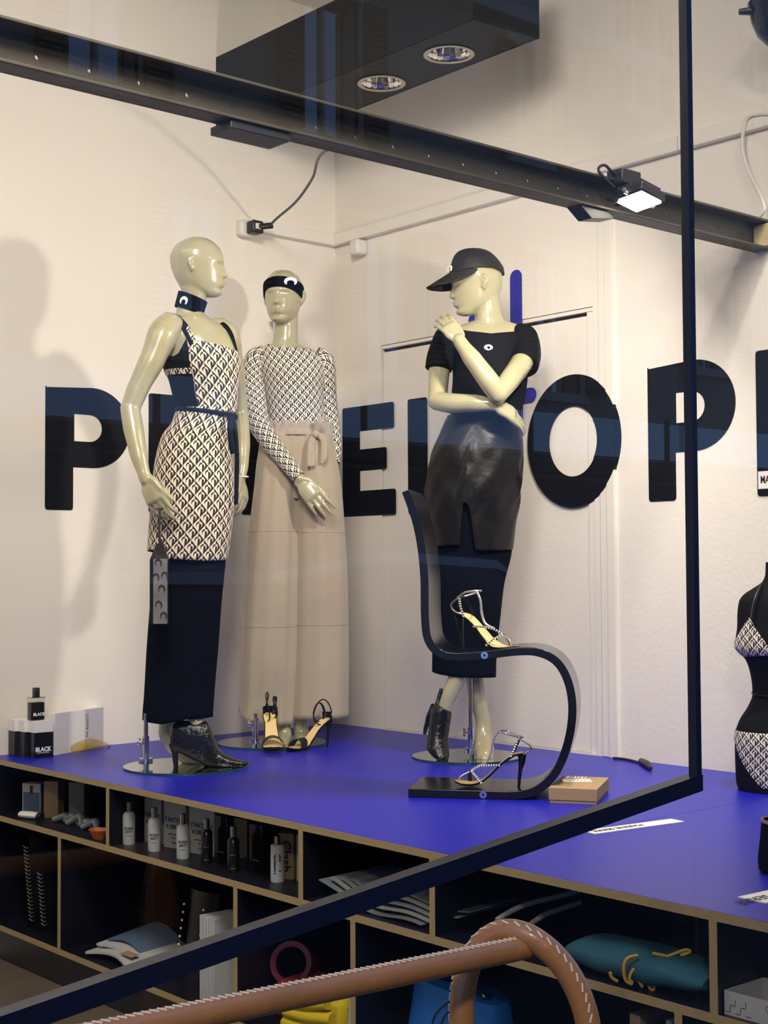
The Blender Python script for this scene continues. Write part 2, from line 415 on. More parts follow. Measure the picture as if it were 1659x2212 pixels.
def fuse(mb, name, voxel=0.0035, smooth=6):
    me = mb.mesh(name+'_raw', smooth=False)
    o = bpy.data.objects.new(name+'_tmp', me); COL.objects.link(o)
    r = o.modifiers.new('r', 'REMESH'); r.mode = 'VOXEL'; r.voxel_size = voxel; r.adaptivity = 0
    s = o.modifiers.new('s', 'SMOOTH'); s.factor = 0.5; s.iterations = smooth
    dg = bpy.context.evaluated_depsgraph_get()
    res = bpy.data.meshes.new_from_object(o.evaluated_get(dg))
    bpy.data.objects.remove(o); bpy.data.meshes.remove(me)
    res.name = name; res.polygons.foreach_set('use_smooth', [True]*len(res.polygons))
    return res
def fused(mb, name, m, parent, voxel=0.0035, smooth=6, zmin=0.0072):
    me = fuse(mb, name, voxel, smooth)
    co = np.empty(len(me.vertices)*3); me.vertices.foreach_get('co', co); co[2::3] = np.maximum(co[2::3], zmin); me.vertices.foreach_set('co', co); me.materials.clear(); me.materials.append(MT[m]); return mesh_obj(name, me, parent)
def text_mesh(body, size, o, ex, ey, ez, depth=0.0008, align='CENTER', bold=0.0, sx=1.0):
    cu = bpy.data.curves.new('txt', 'FONT'); cu.body = body; cu.size = size; cu.align_x = align; cu.align_y = 'CENTER'
    cu.extrude = depth/2; cu.offset = bold; cu.resolution_u = 3
    ob = bpy.data.objects.new('txt_tmp', cu); COL.objects.link(ob)
    dg = bpy.context.evaluated_depsgraph_get(); me = bpy.data.meshes.new_from_object(ob.evaluated_get(dg))
    bpy.data.objects.remove(ob); bpy.data.curves.remove(cu)
    m = Matrix.Identity(4)
    for i in range(3): m[i][0], m[i][1], m[i][2], m[i][3] = ex[i]*sx, ey[i], ez[i], o[i]
    me.transform(m); return me
def text(name, body, size, o, ex, ey, m, parent, **k):
    ex = np.array(ex, float); ex /= np.linalg.norm(ex); ey = np.array(ey, float); ey /= np.linalg.norm(ey)
    me = text_mesh(body, size, o, ex, ey, np.cross(ex, ey), **k); me.materials.clear(); me.materials.append(MT[m])
    return mesh_obj(name, me, parent)
def copy_tree(o, parent=None):
    c = o.copy(); COL.objects.link(c); c.parent = parent
    for ch in list(o.children): copy_tree(ch, c)
    return c
def rounded(poly, r, n=4):
    """round the corners of a polygon; r number or list per corner"""
    out = []; N = len(poly)
    for i in range(N):
        p0, p, p1 = [np.array(poly[k % N], float) for k in (i-1, i, i+1)]
        rr = r[i] if isinstance(r, (list, tuple)) else r
        if rr <= 0: out.append(tuple(p)); continue
        a = (p0-p); a /= np.linalg.norm(a); b = (p1-p); b /= np.linalg.norm(b)
        for k in range(n+1):
            t = k/n; q = (1-t)**2*(p+a*rr)+2*t*(1-t)*p+t*t*(p+b*rr); out.append(tuple(q))
    return out
X3, Y3, Z3 = np.eye(3)

# ================================================================== STRUCTURE
FZ = -0.72                     # shop floor
XG = 3.50                      # plane of the shop window
ST = lambda o: tag(o, kind='structure')
def sbox(name, m, x0, x1, y0, y1, z0, z1, bevel=0.0, parent=None):
    o = MB().bounds(x0, x1, y0, y1, z0, z1).build(name, m, parent, bevel=bevel)
    return o if parent else ST(o)
sbox('wall_left', 'wall', -0.15, 0.0, -6.0, 0.15, FZ, 3.15)
# back wall with a door opening that the flush door fills
DX0, DX1, DZ1 = 0.308, 1.490, 1.627
mb = MB()
mb.bounds(0.0, DX0, 0.0, 0.15, FZ, 3.15); mb.bounds(DX1, XG+0.05, 0.0, 0.15, FZ, 3.15); mb.bounds(DX0, DX1, 0.0, 0.15, DZ1, 3.15); mb.bounds(DX0, DX1, 0.06, 0.15, FZ, DZ1)
ST(mb.build('wall_back', 'wall'))
sbox('wall_front', 'wall', -0.15, XG+0.05, -6.15, -6.0, FZ, 3.15)
sbox('floor', 'floor', -0.15, XG+0.05, -6.0, 0.15, FZ-0.10, FZ)
sbox('ceiling', 'ceiling', -0.15, XG+0.05, -6.0, 0.15, 3.15, 3.30)
# flush door in the back wall
door = ST(empty('door_1', ((DX0+DX1)/2, 0.03, 0.0)))
sbox('door_leaf', 'wall', DX0+0.006, DX1-0.012, 0.008, 0.05, 0.004, DZ1-0.030, 0.002, door)
sbox('door_head_strip', 'white_paint', DX0+0.004, DX1-0.002, 0.004, 0.05, DZ1-0.016, DZ1-0.002, 0.001, door)
sbox('door_gap', 'black_print', DX0+0.004, DX1-0.004, 0.022, 0.055, DZ1-0.032, DZ1-0.014, 0, door)
sbox('door_edge_strip', 'white_paint', DX1-0.030, DX1-0.004, 0.002, 0.05, 0.004, DZ1-0.018, 0.001, door)
# pipes / jamb beside the door
tr = ST(empty('trim_1', (1.535, 0, 0.0)))
MB().bounds(1.492, 1.520, -0.003, 0.01, 0.0, 2.103).build('reveal_board', 'white_paint', tr)
MB().bounds(1.520, 1.556, -0.007, 0.01, 0.0, 2.103).build('jamb_board', 'white_paint', tr, bevel=0.003)
MB().bounds(1.556, 1.592, -0.013, 0.01, 0.0, 2.103).build('jamb_edge', 'white_paint', tr, bevel=0.002)
# skirting gap filler along the display top
ST(MB().bounds(0.31, 1.49, -0.006, 0.0, 0.0, 0.006).build('baseboard_back', 'white_paint'))
# cable duct on both walls
ST(MB().bounds(0.0, 0.030, -0.475, 0.0, 2.102, 2.154).build('trim_2', 'white_paint', bevel=0.003))
t3 = ST(empty('trim_3', (1.75, -0.015, 2.128)))
for a, b in ((0.030, 1.90), (1.903, XG)):
    MB().bounds(a, b, -0.030, 0.0, 2.102, 2.154).build('duct_cover', 'white_paint', t3, bevel=0.003)

# shop window: navy frame, thin mullion and sloping bottom rail, one big pane on each side
win = ST(empty('window_1', (XG, -2.09, 0.33)))
ym = -2.0935
def rail_z(y): return 0.341+(0.206-0.341)*((y-(-2.094))/(-3.287+2.094))
mb = MB(); mb.bounds(XG-0.006, XG+0.010, ym-0.0065, ym+0.0065, 0.322, 3.15); mb.build('mullion', 'frame', win)
mb = MB(); a, b = ym+0.0065, -6.0
v = [(x, y, rail_z(y)+dz) for y in (a, b) for x in (XG-0.012, XG+0.012) for dz in (-0.026, 0.0)]
mb.add(v, [(0, 1, 3, 2), (4, 6, 7, 5), (0, 4, 5, 1), (2, 3, 7, 6), (1, 5, 7, 3), (0, 2, 6, 4)]); mb.build('bottom_rail', 'frame', win)
gt = 0.006
for nm, yy0, yy1 in (('pane', -6.0, ym), ('pane', ym, 0.0)):
    MB().bounds(XG-gt/2+0.0, XG+gt/2, yy0, yy1, FZ, 3.15).build(nm, 'glass', win)

# ================================================================== LETTERS ON THE WALLS
LZ0, LH = 0.9045, 0.475
sw, bh = 0.117, 0.108
def L_E(): 
    w = 0.350
    return rounded([(0, 0), (w, 0), (w, bh), (sw, bh), (sw, 0.195), (w-0.058, 0.195), (w-0.058, 0.287), (sw, 0.287), (sw, LH-bh), (w-0.01, LH-bh), (w-0.01, LH), (0, LH)],
                   [.012, .012, .012, 0, 0, .012, .012, 0, 0, .012, .012, .012]), [], w
def arc(cx, cy, rx, ry, a0, a1, n=24): return [(cx+rx*math.cos(a), cy+ry*math.sin(a)) for a in np.linspace(a0, a1, n)]
def L_P():
    w = 0.365; zb = 0.165
    ry = (LH-zb)/2; cy = zb+ry; rx = 0.165
    out = rounded([(0, LH), (0, 0), (sw, 0), (sw, zb)], [.012, .012, .012, 0])+arc(w-rx, cy, rx, ry, -math.pi/2, math.pi/2)
    h0, h1 = zb+0.100, LH-0.105
    hole = [(sw+0.004, h1), (sw+0.004, h0)]+arc(0.186, (h0+h1)/2, 0.056, (h1-h0)/2, -math.pi/2, math.pi/2, 16)
    return out, [hole], w
def L_N():
    w = 0.405; return rounded([(0, 0), (sw, 0), (sw, 0.26), (w-sw, 0), (w, 0), (w, LH), (w-sw, LH), (w-sw, 0.215), (sw, LH), (0, LH)], [.012, .012, 0, .012, .012, .012, .012, 0, .012, .012]), [], w
def L_L():
    w = 0.30; return rounded([(0, 0), (w, 0), (w, bh), (sw, bh), (sw, LH), (0, LH)], [.012, .012, .012, 0, .012, .012]), [], w
def L_O():
    w = 0.456; return arc(w/2, LH/2, w/2, LH/2+0.008, 0, 2*math.pi, 65)[:-1], [arc(w/2, LH/2, 0.1185, 0.131, 0, 2*math.pi, 49)[:-1]], w
GL = 'wall lettering'
def letter(nm, fn, wall, pos, label):
    out, holes, w = fn(); mb = MB()
    if wall == 'left': mb.prism(out, (0.0, pos, LZ0), Y3, Z3, X3, 0.003, holes)
    else: mb.prism(out, (pos, 0.0, LZ0), X3, Z3, -Y3, 0.003, holes)
    o = mb.build(nm, 'vinyl', smooth=False); tag(o, label, 'letter', GL)
letter('letter_p', L_P, 'left', -1.409, 'black letter P on the left wall, first of the wall lettering')
letter('letter_e', L_E, 'left', -0.957, 'black letter E on the left wall behind the mannequin with the choker')
letter('letter_n', L_N, 'left', -0.506, 'black letter N behind the mannequin in beige trousers, next to the corner')
letter('letter_e', L_E, 'back', 0.050, 'black letter E on the back wall beside the room corner')
letter('letter_l', L_L, 'back', 0.480, 'black letter L behind the top of the bent black chair')
letter('letter_p', L_P, 'back', 1.740, 'black letter P on the back wall, crossed by the window mullion')
letter('letter_e', L_E, 'back', 2.186, 'black letter E above the black torso, with a white name label')
# O wraps over the jamb boards
o_, h_, w_ = L_O()
root = empty('letter_o', (1.39, 0, LZ0), 'black letter O running over the door edge and jamb', 'letter', GL)
def clipx(poly, x0, x1):
    def cl(P, k, s):
        R = []
        for i in range(len(P)):
            a, b = P[i-1], P[i]; ia, ib = s*(a[0]-k) >= 0, s*(b[0]-k) >= 0
            if ia != ib:
                t = (k-a[0])/(b[0]-a[0]); R.append((k, a[1]+t*(b[1]-a[1])))
            if ib: R.append(b)
        return R
    return cl(cl(poly, x0, 1), x1, -1)
ox = 1.1625
for x0, x1, d in ((0, 0.3298, 0.0), (0.3292, 0.3578, 0.003), (0.357, 0.3945, 0.007), (0.3935, 0.456, 0.013)):
    for half in (0, 1):
        # ring cut into slices that need no hole: upper and lower half
        s = 1 if half == 0 else -1
        top = [(q[0], q[1]) for q in arc(w_/2, LH/2, w_/2, LH/2+0.008, 0, s*math.pi, 41)]
        inn = [(q[0], q[1]) for q in arc(w_/2, LH/2, 0.1185, 0.131, s*math.pi, 0, 33)]
        if x0 == 0.3935: polys = [clipx(top+inn, x0, 0.4295)]
        else: polys = [clipx(top+inn, x0, x1)]
        if x0 == 0 :
            dd = 0.0
        for p in polys:
            if len(p) > 2: MB().prism(p, (ox, -d, LZ0), X3, Z3, -Y3, 0.003).build('letter_piece', 'vinyl', root, smooth=False)
        if x0 == 0.3935:
            p = clipx(top+inn, 0.4295, 0.456)
            if len(p) > 2: MB().prism(p, (ox, 0.0, LZ0), X3, Z3, -Y3, 0.003).build('letter_piece', 'vinyl', root, smooth=False)
MB().bounds(1.592, 1.5945, -0.0158, 0.0, LZ0+LH/2-0.116, LZ0+LH/2+0.116).build('letter_piece', 'vinyl', root, smooth=False)
# blue numeral with round stroke ends
mb = MB()
def stroke(pts, r=0.031):
    pts = np.array(pts); out = []
    for i in range(len(pts)-1):
        a, b = pts[i], pts[i+1]; ang = math.atan2(b[1]-a[1], b[0]-a[0])
        poly = arc(b[0], b[1], r, r, ang-math.pi/2, ang+math.pi/2, 12)+arc(a[0], a[1], r, r, ang+math.pi/2, ang+1.5*math.pi, 12)
        mb.prism(poly, (0, -0.0005*i, 0), X3, Z3, -Y3, 0.002)
stroke([(1.107, 1.792), (1.107, 1.22)]); stroke([(0.872, 1.66), (0.80, 1.333), (1.182, 1.333)], 0.027)
tag(mb.build('wall_numeral', 'blue_paint', smooth=False), 'blue round-ended numeral on the back wall behind the capped mannequin', 'numeral')

# ================================================================== DISPLAY UNIT
TE = 0.019
SY = -1.637; XE = 3.46
top = empty('display_top', (1.7, -0.8, -TE), 'ultramarine blue display top running along the back wall', 'display top')
seams = [0.0, 1.178, 2.455, XE]
for i in range(3):
    g = 0.0008
    MB().bounds(seams[i]+g, seams[i+1]-g, SY+0.0015, -0.001, -TE, 0.0).build('top_panel', 'blue', top)
    MB().bounds(seams[i]+g/2, seams[i+1]-g/2, SY, SY+0.0015, -TE, -0.0008).build('edge_band', 'mdf', top)
unit = empty('cubby_shelf_unit', (1.7, -0.9, FZ), 'long low cubby shelf unit with raw brown board edges under the blue top', 'shelving')
YB = -1.10                      # back panel of the cubbies
def board(name, x0, x1, z0, z1, y0=SY, y1=YB):
    p = MB().bounds(x0, x1, y0+0.0012, y1, z0, z1).build(name, 'carcass', unit)
    MB().bounds(x0, x1, y0, y0+0.0012, z0, z1).build('edge_band', 'mdf', p)
    return p
S1, S2, S3 = -0.199, -0.585, FZ
board('shelf', 0.0, XE, S1-0.019, S1); board('shelf', 0.0, XE, S2-0.019, S2)
for x in (0.865, 1.871, 2.384, 3.194): board('divider', x-0.0095, x+0.0095, S1, -TE)
for x in (0.549, 1.570, 2.087, 3.107): board('divider', x-0.0095, x+0.0095, S2, S1-0.019)
MB().bounds(0.0, XE, YB, YB+0.012, S2, -TE).build('back_panel', 'carcass', unit)
MB().bounds(0.0, XE, SY+0.03, SY+0.05, FZ, S2-0.019).build('plinth', 'carcass', unit)
MB().bounds(XE-0.019, XE, SY+0.002, YB, S2, -TE).build('end_panel', 'carcass', unit)
MB().bounds(0.0, 0.012, SY+0.002, YB, S2, -TE).build('end_panel', 'carcass', unit)
# cavity behind the cubbies carries the back of the top
MB().bounds(0.0, XE, -0.06, -0.02, FZ, -TE).build('rear_support', 'carcass', unit)

# ================================================================== STEEL BEAM
BX = 2.190; BZ0, BZ1 = 1.703, 1.800; FLW = 0.062
beam = empty('steel_beam', (BX, -1.6, BZ0), 'raw steel channel beam with a row of drilled holes', 'beam')
web = MB(); hr = 0.0055
ys = [y for y in np.arange(-0.085, -3.6, -0.1247)]
hz = 1.752
# web built as panels round the drilled holes
prev = -0.001
def webquad(y0, y1, z0, z1): web.bounds(BX, BX+0.007, min(y0, y1), max(y0, y1), z0, z1)
E = 0.013
for y in ys:
    webquad(prev, y+E, BZ0, BZ1); webquad(y+E, y-E, BZ0, hz-E); webquad(y+E, y-E, hz+E, BZ1)
    sq = [(y-E, hz-E), (y+E, hz-E), (y+E, hz+E), (y-E, hz+E)]
    web.prism(sq, (BX, 0, 0), Y3, Z3, X3, 0.007, [arc(y, hz, hr, hr, 0, 2*math.pi, 15)[:-1]])
    prev = y-E
webquad(prev, -3.9, BZ0, BZ1)
web.build('web', 'steel', beam)
for nm, z0, z1 in (('bottom_flange', BZ0, BZ0+0.008), ('top_flange', BZ1-0.008, BZ1)):
    MB().bounds(BX+0.0065, BX+FLW, -3.9, -0.001, z0, z1).build(nm, 'steel', beam, bevel=0.002)
MB().bounds(BX+0.008, BX+FLW+0.012, -0.022, -0.001, BZ0+0.010, BZ1-0.012).build('end_block', 'wood_end', beam, bevel=0.003)
# plate and wedge bracket below the beam
p0 = onx(470, 275, BX); p1 = onx(598, 305, BX)
tag(MB().bounds(BX-0.03, BX+0.055, p0[1], p1[1], BZ0-0.020, BZ0-0.0005).build('beam_plate', 'dark_steel', bevel=0.002), 'flat dark steel plate under the beam', 'plate')
w0 = onx(1235, 460, BX+0.02)[1]; w1 = onx(1305, 470, BX+0.02)[1]
mb = MB(); mb.prism([(w0, BZ0), (w0+0.05, BZ0-0.032), (w1, BZ0-0.020), (w1+0.01, BZ0-0.012), (w1-0.02, BZ0)], (BX, 0, 0), Y3, Z3, X3, 0.05)
tag(mb.build('wedge_bracket', 'black_plastic', smooth=False, bevel=0.002), 'angled black bracket under the beam, below the lit floodlight', 'bracket')
# faint rolled-in marking of the mill on the web
q = onx(240, 163, BX+0.0072)
MT['faint_mark'] = mat('faint_mill_mark', (0.060, 0.040, 0.030), 0.7, bump=0.02)
text('mill_mark', 'STEFANA   NP 10', 0.024, q, -Y3, Z3, 'faint_mark', beam, depth=0.0006, sx=-1.0)

# ---- floodlights
def floodlight(loc, nrm, label, lit_power, size=0.105):
    n = np.array(nrm, float); n /= np.linalg.norm(n)
    root = empty('floodlight', loc, label, 'floodlight')
    ax = np.array([1.0, 0, 0])-n*n[0]
    if np.linalg.norm(ax) < 0.3: ax = np.array([0, 1.0, 0])-n*n[1]
    ax /= np.linalg.norm(ax); ay = np.cross(n, ax); c = np.array(loc, float)
    body = MB().box(c-n*0.016, (size*1.16, size*1.16, 0.028), ax=(ax, ay, n)).build('housing', 'black_plastic', root, bevel=0.004)
    for k in range(7): MB().box(c-n*0.036+ax*((k-3)*size*0.15), (0.004, size*0.95, 0.014), ax=(ax, ay, n)).build('cooling_fin', 'black_plastic', body)
    MB().box(c+n*0.001, (size*0.98, size*0.98, 0.003), ax=(ax, ay, n)).build('lens', 'flood_glow', root)
    d = bpy.data.lights.new('flood_lamp', 'AREA'); d.shape = 'SQUARE'; d.size = size*0.9; d.energy = lit_power; d.color = WARM
    o = bpy.data.objects.new('flood_lamp', d); COL.objects.link(o); o.location = np.array([BX-0.045, c[1]+0.06, BZ0-0.040])
    o.rotation_euler = Vector((-0.80, -0.22, -0.56)).to_track_quat('-Z', 'Y').to_euler()
    return root, c, n, ax, ay
F = onx(1380, 436, 2.325)
fl, c, n, ax, ay = floodlight(F, (0.10, -0.16, -0.95), 'lit square floodlight clamped on the front of the steel beam', 20, 0.092)
brk = MB(); MB().box(c+np.array([-0.056, 0.0, 0.006]), (0.05, 0.022, 0.006)).build('bracket', 'black_plastic', fl); brk.tube([c+np.array([-0.03, -0.065, 0.0]), c+np.array([-0.07, -0.05, 0.015])], 0.008, 10, 1)
brk.build('clamp_arm', 'black_plastic', fl)
for s in (-1, 1): MB().tube([c+ay*s*0.050-n*0.012, c+ay*s*0.066-n*0.012], 0.009, 12, 1).build('tilt_screw', 'chrome', fl)
MB().box(c+np.array([-0.07, 0.02, 0.083]), (0.06, 0.085, 0.045)).build('driver_box', 'black_plastic', fl, bevel=0.004)
MB().tube([c+np.array([-0.07, -0.02, 0.085]), c+np.array([-0.06, -0.075, 0.105]), c+np.array([-0.05, -0.115, 0.080]), c+np.array([-0.03, -0.07, 0.035])], 0.0042, 8).build('cable', 'black_plastic', fl)
MB().tube([c+np.array([-0.07, 0.06, 0.07]), c+np.array([-0.08, 0.10, 0.062]), c+np.array([-0.09, 0.14, 0.07])], 0.004, 8).build('cable', 'black_plastic', fl)

# ---- ceiling bulkhead with downlights
bk = empty('ceiling_bulkhead', (0.77, -0.48, 2.515), 'matt black box bulkhead hanging above the mannequins', 'bulkhead')
ang_b = 0.0
mb = MB(); rd = 0.092
dls = [(1.235, -0.470), (0.847, -0.455)]
mb.prism([(0.0, -0.632), (1.525, -0.632), (1.545, -0.335), (0.0, -0.318)], (0, 0, 2.520), X3, Y3, Z3, 0.006, [arc(a, b, rd-0.006, rd-0.006, 0, 2*math.pi, 33)[:-1] for a, b in dls])
mb.build('underside', 'bulkhead', bk, smooth=False)
mb = MB()
for (a, b), (c_, d_) in (((0.0, -0.632), (1.525, -0.632)), ((1.525, -0.632), (1.545, -0.335)), ((1.545, -0.335), (0.0, -0.318))):
    dx, dy = c_-a, d_-b; L = math.hypot(dx, dy); mb.box(((a+c_)/2, (b+d_)/2, 2.665), (L+0.006, 0.006, 0.29), math.atan2(dy, dx))
mb.build('side_panel', 'bulkhead', bk, smooth=False)
MB().prism([(0.0, -0.632), (1.525, -0.632), (1.545, -0.335), (0.0, -0.318)], (0, 0, 2.804), X3, Y3, Z3, 0.006).build('top_panel', 'bulkhead', bk, smooth=False)
MB().tube([(0.75, -0.48, 2.80), (0.75, -0.48, 3.15)], 0.01, 8, 1).build('hanger', 'bulkhead', bk)
MT['reflector'] = mat('downlight_reflector', (0.80, 0.80, 0.80), 0.12, metal=1.0, bump=0.05, bscale=30)
for k, (a, b) in enumerate(dls):
    r = empty('downlight', (a, b, 2.52), ('round recessed downlight at the free end of the black bulkhead', 'round recessed downlight in the middle of the black bulkhead')[k], 'downlight', 'bulkhead downlights')
    MB().lathe([(rd-0.016, 2.516), (rd, 2.516), (rd, 2.5195), (rd-0.016, 2.5195)], (a, b, 0), 40, ring=True).build('rim', 'brushed', r)
    n = 40; R = []
    for z, rr in ((2.521, rd-0.014), (2.545, rd-0.020), (2.575, rd-0.034), (2.60, rd-0.058)):
        R.append([(a+rr*(1+(0.02 if j % 2 else 0))*math.cos(2*math.pi*j/n), b+rr*(1+(0.02 if j % 2 else 0))*math.sin(2*math.pi*j/n), z) for j in range(n)])
    MB().rings(R, cap=False).build('reflector', 'reflector', r, ang=0.1, solid=0.002)
    MB().lathe([(0.0, 2.560), (0.018, 2.560), (0.020, 2.60), (0.0, 2.60)], (a, b, 0), 16).build('bulb', 'white_plastic', r)
# ---- wall socket with plug and cable on the left wall
jb = empty('wall_socket', (0.02, -0.50, 2.08), 'white wall junction box with black plug high on the left wall', 'socket')
MB().bounds(0.0, 0.042, -0.535, -0.455, 2.070, 2.135).build('box', 'white_plastic', jb, bevel=0.010)
MB().bounds(0.042, 0.092, -0.512, -0.455, 2.078, 2.132).build('socket_face', 'black_plastic', jb, bevel=0.008)
MB().bounds(0.0915, 0.095, -0.500, -0.470, 2.094, 2.118).build('socket_inset', 'white_plastic', jb, bevel=0.002)
MB().tube([(0.085, -0.480, 2.105), (0.110, -0.425, 2.115)], 0.013, 10, 1).build('plug', 'black_plastic', jb)
e0 = onx(562, 490, 0.11)
tag(MB().tube([(0.105, -0.435, 2.114), pl(600, 470, (0.25, -0.5, 0)), pl(640, 435, (0.5, -0.6, 0)), pl(675, 385, (0.8, -0.7, 0)), pl(700, 328, (1.2, -0.9, 0)), (2.18, -1.57, 1.81)], 0.0052, 8).build('black_cable', 'black_plastic'), 'black cable hanging from the wall socket up to the beam', 'cable')
sn = empty('wall_sensor', (0.18, -0.02, 2.03), 'small white alarm sensor below the duct near the corner', 'sensor')
MB().bounds(0.130, 0.175, -0.022, 0.0, 2.035, 2.095).build('back_plate', 'white_plastic', sn, bevel=0.006)
MB().bounds(0.170, 0.225, -0.060, 0.0, 2.030, 2.096).build('cover', 'white_plastic', sn, bevel=0.010)
# ---- white cable at the right
wc = [(1622, 250), (1606, 285), (1605, 325), (1618, 372), (1642, 420), (1652, 450), (1646, 462)]
tag(MB().tube([ony(1690, 246, -0.035)]+[ony(a, b, -0.035) for a, b in wc]+[(2.225, -0.03, 1.805)], 0.0058, 8).build('white_cable', 'white_plastic'), 'white cable hanging in a curve from the duct to the beam end', 'cable')
# ---- dark spot lamp at the upper right
P = onx(1652, 34, 2.42)
sl = empty('spot_lamp', P, 'dark rounded spot lamp with wing screw beside the white cable', 'lamp')
up = np.array([0.15, -0.1, 0.98]); up /= np.linalg.norm(up)
MB().lathe([(0.004, -0.104), (0.034, -0.094), (0.062, -0.064), (0.080, -0.020), (0.088, 0.030), (0.090, 0.036), (0.084, 0.044), (0.04, 0.085), (0.02, 0.12)], P+RT*0.040+np.array([0, 0, 0.006]), 28).build('lamp_body', 'black_gloss', sl)
MB().tube([P-RT*0.078+UPV*0.012, P-RT*0.03+UPV*0.016], [0.009, 0.014], 10, 1).build('wing_screw', 'black_plastic', sl)
MB().tube([P+RT*0.03+UPV*0.12, P+RT*0.03+UPV*(3.15-P[2])], 0.008, 8, 1).build('stem', 'black_plastic', sl)

# ================================================================== STREET OUTSIDE (seen mirrored in the window glass)
MT['asphalt'] = mat('asphalt', (0.02, 0.02, 0.022), 0.7, bump=0.3, bscale=60, var=0.2)
MT['pavement'] = mat('pavement_stone', (0.045, 0.042, 0.04), 0.7, bump=0.2, bscale=30, var=0.2)
MT['facade'] = mat('facade_plaster', (0.34, 0.31, 0.28), 0.9, bump=0.1, bscale=10, var=0.1, vscale=2)
MT['facade_base'] = mat('facade_base_stone', (0.05, 0.048, 0.045), 0.7, bump=0.2, bscale=6, var=0.2)
MT['facade_trim'] = mat('facade_trim', (0.50, 0.48, 0.45), 0.8, bump=0.05)
MT['shutter'] = mat('shutter_paint', (0.045, 0.05, 0.075), 0.6, bump=0.05)
MT['window_pane'] = mat('window_pane_mirror', (0.75, 0.78, 0.80), 0.03, metal=1.0, bump=0.01, bscale=3)
MT['car_paint'] = mat('dark_car_paint', (0.012, 0.014, 0.02), 0.25, coat=1.0, bump=0.003)
MT['car_glass'] = mat('car_glass', (0.01, 0.012, 0.015), 0.05, coat=0.5, bump=0.003)
MT['tyre'] = mat('tyre_rubber', (0.012, 0.012, 0.012), 0.8, bump=0.1)
GZ = -0.87; FX = 13.0
sbox('pavement', 'pavement', XG+0.05, 5.6, -14, 14, GZ-0.1, GZ+0.12)
sbox('floor_street', 'asphalt', 5.6, FX, -14, 22, GZ-0.1, GZ)
K = (4.93+(FX-7.0))/8.43
def fy(y): return -3.984+(y+3.984)*K
def fz(z): return 0.67+(z-0.67)*K
wo = []                                            # window openings (y0, y1, z0, z1, shutters)
for y0, y1, z0, z1 in ((2.50, 3.06, 3.95, 5.05), (4.74, 5.20, 4.20, 5.15), (6.28, 6.70, 4.95, 6.0), (0.55, 1.10, 3.95, 5.05), (8.2, 8.7, 4.95, 6.0), (1.34, 1.95, 2.2, 3.36), (3.1, 3.7, 2.2, 3.36), (5.0, 5.6, 2.2, 3.36), (7.2, 7.8, 2.6, 3.9)):
    wo.append((fy(y0), fy(y1), fz(z0), fz(z1)))
mb = MB()
mb.prism([(-14, fz(1.45)), (22, fz(1.45)), (22, 16), (-14, 16)], (FX, 0, 0), Y3, Z3, X3, 0.4, [[(a, c), (b, c), (b, d), (a, d)] for a, b, c, d in wo])
ST(mb.build('wall_facade', 'facade', smooth=False))
sbox('wall_facade_base', 'facade_base', FX-0.02, FX+0.4, -14, 22, GZ, fz(1.45))
for i, (z, d, h) in enumerate(((fz(1.49), 0.16, 0.20), (fz(3.62), 0.14, 0.12), (fz(5.30), 0.22, 0.16))):
    sbox('trim_%d' % (4+i), 'facade_trim' if i else 'facade_base', FX-d, FX+0.02, -14, 22, z, z+h, 0.02)
for i, (a, b, c, d) in enumerate(wo):
    w = ST(empty('window_%d' % (2+i), (FX, (a+b)/2, c)))
    mb = MB()
    for q in ((a-0.10, b+0.10, c-0.10, c), (a-0.10, b+0.10, d, d+0.12), (a-0.10, a, c, d), (b, b+0.10, c, d)): mb.bounds(FX-0.06, FX+0.05, *q)
    mb.build('window_frame', 'facade_trim', w, smooth=False)
    MB().bounds(FX+0.14, FX+0.16, a, b, c, d).build('pane', 'window_pane', w)
    mb = MB(); m_ = (a+b)/2; mb.bounds(FX+0.10, FX+0.14, m_-0.02, m_+0.02, c, d); mb.build('glazing_bar', 'facade_trim', w, smooth=False)
    for s, e in ((a-0.02, -1), (b+0.02, 1)):
        wd = (b-a)*0.42; y0 = s if e > 0 else s-wd
        fr = MB()
        for q in ((y0, y0+0.04, c, d), (y0+wd-0.04, y0+wd, c, d), (y0, y0+wd, c, c+0.06), (y0, y0+wd, d-0.06, d)): fr.bounds(FX-0.10, FX-0.065, *q)
        sh = fr.build('shutter', 'shutter', w, smooth=False)
        n = int((d-c-0.12)/0.055)
        for k in range(n):
            z = c+0.07+k*0.055
            MB().box((FX-0.08, y0+wd/2, z+0.02), (0.030, wd-0.08, 0.008), ax=(np.array([0.75, 0, -0.66]), Y3, np.array([0.66, 0, 0.75]))).build('slat', 'shutter', sh, smooth=False)
band = ST(empty('window_20', (FX, 4.0, fz(1.66))))
for k in range(15):
    y0 = -14+2.4*k
    MB().bounds(FX-0.012, FX-0.002, y0+0.03, y0+2.37, fz(1.68), fz(2.02)).build('pane', 'window_pane', band)
    MB().bounds(FX-0.03, FX-0.001, y0-0.03, y0+0.03, fz(1.66), fz(2.06)).build('mullion', 'shutter', band)
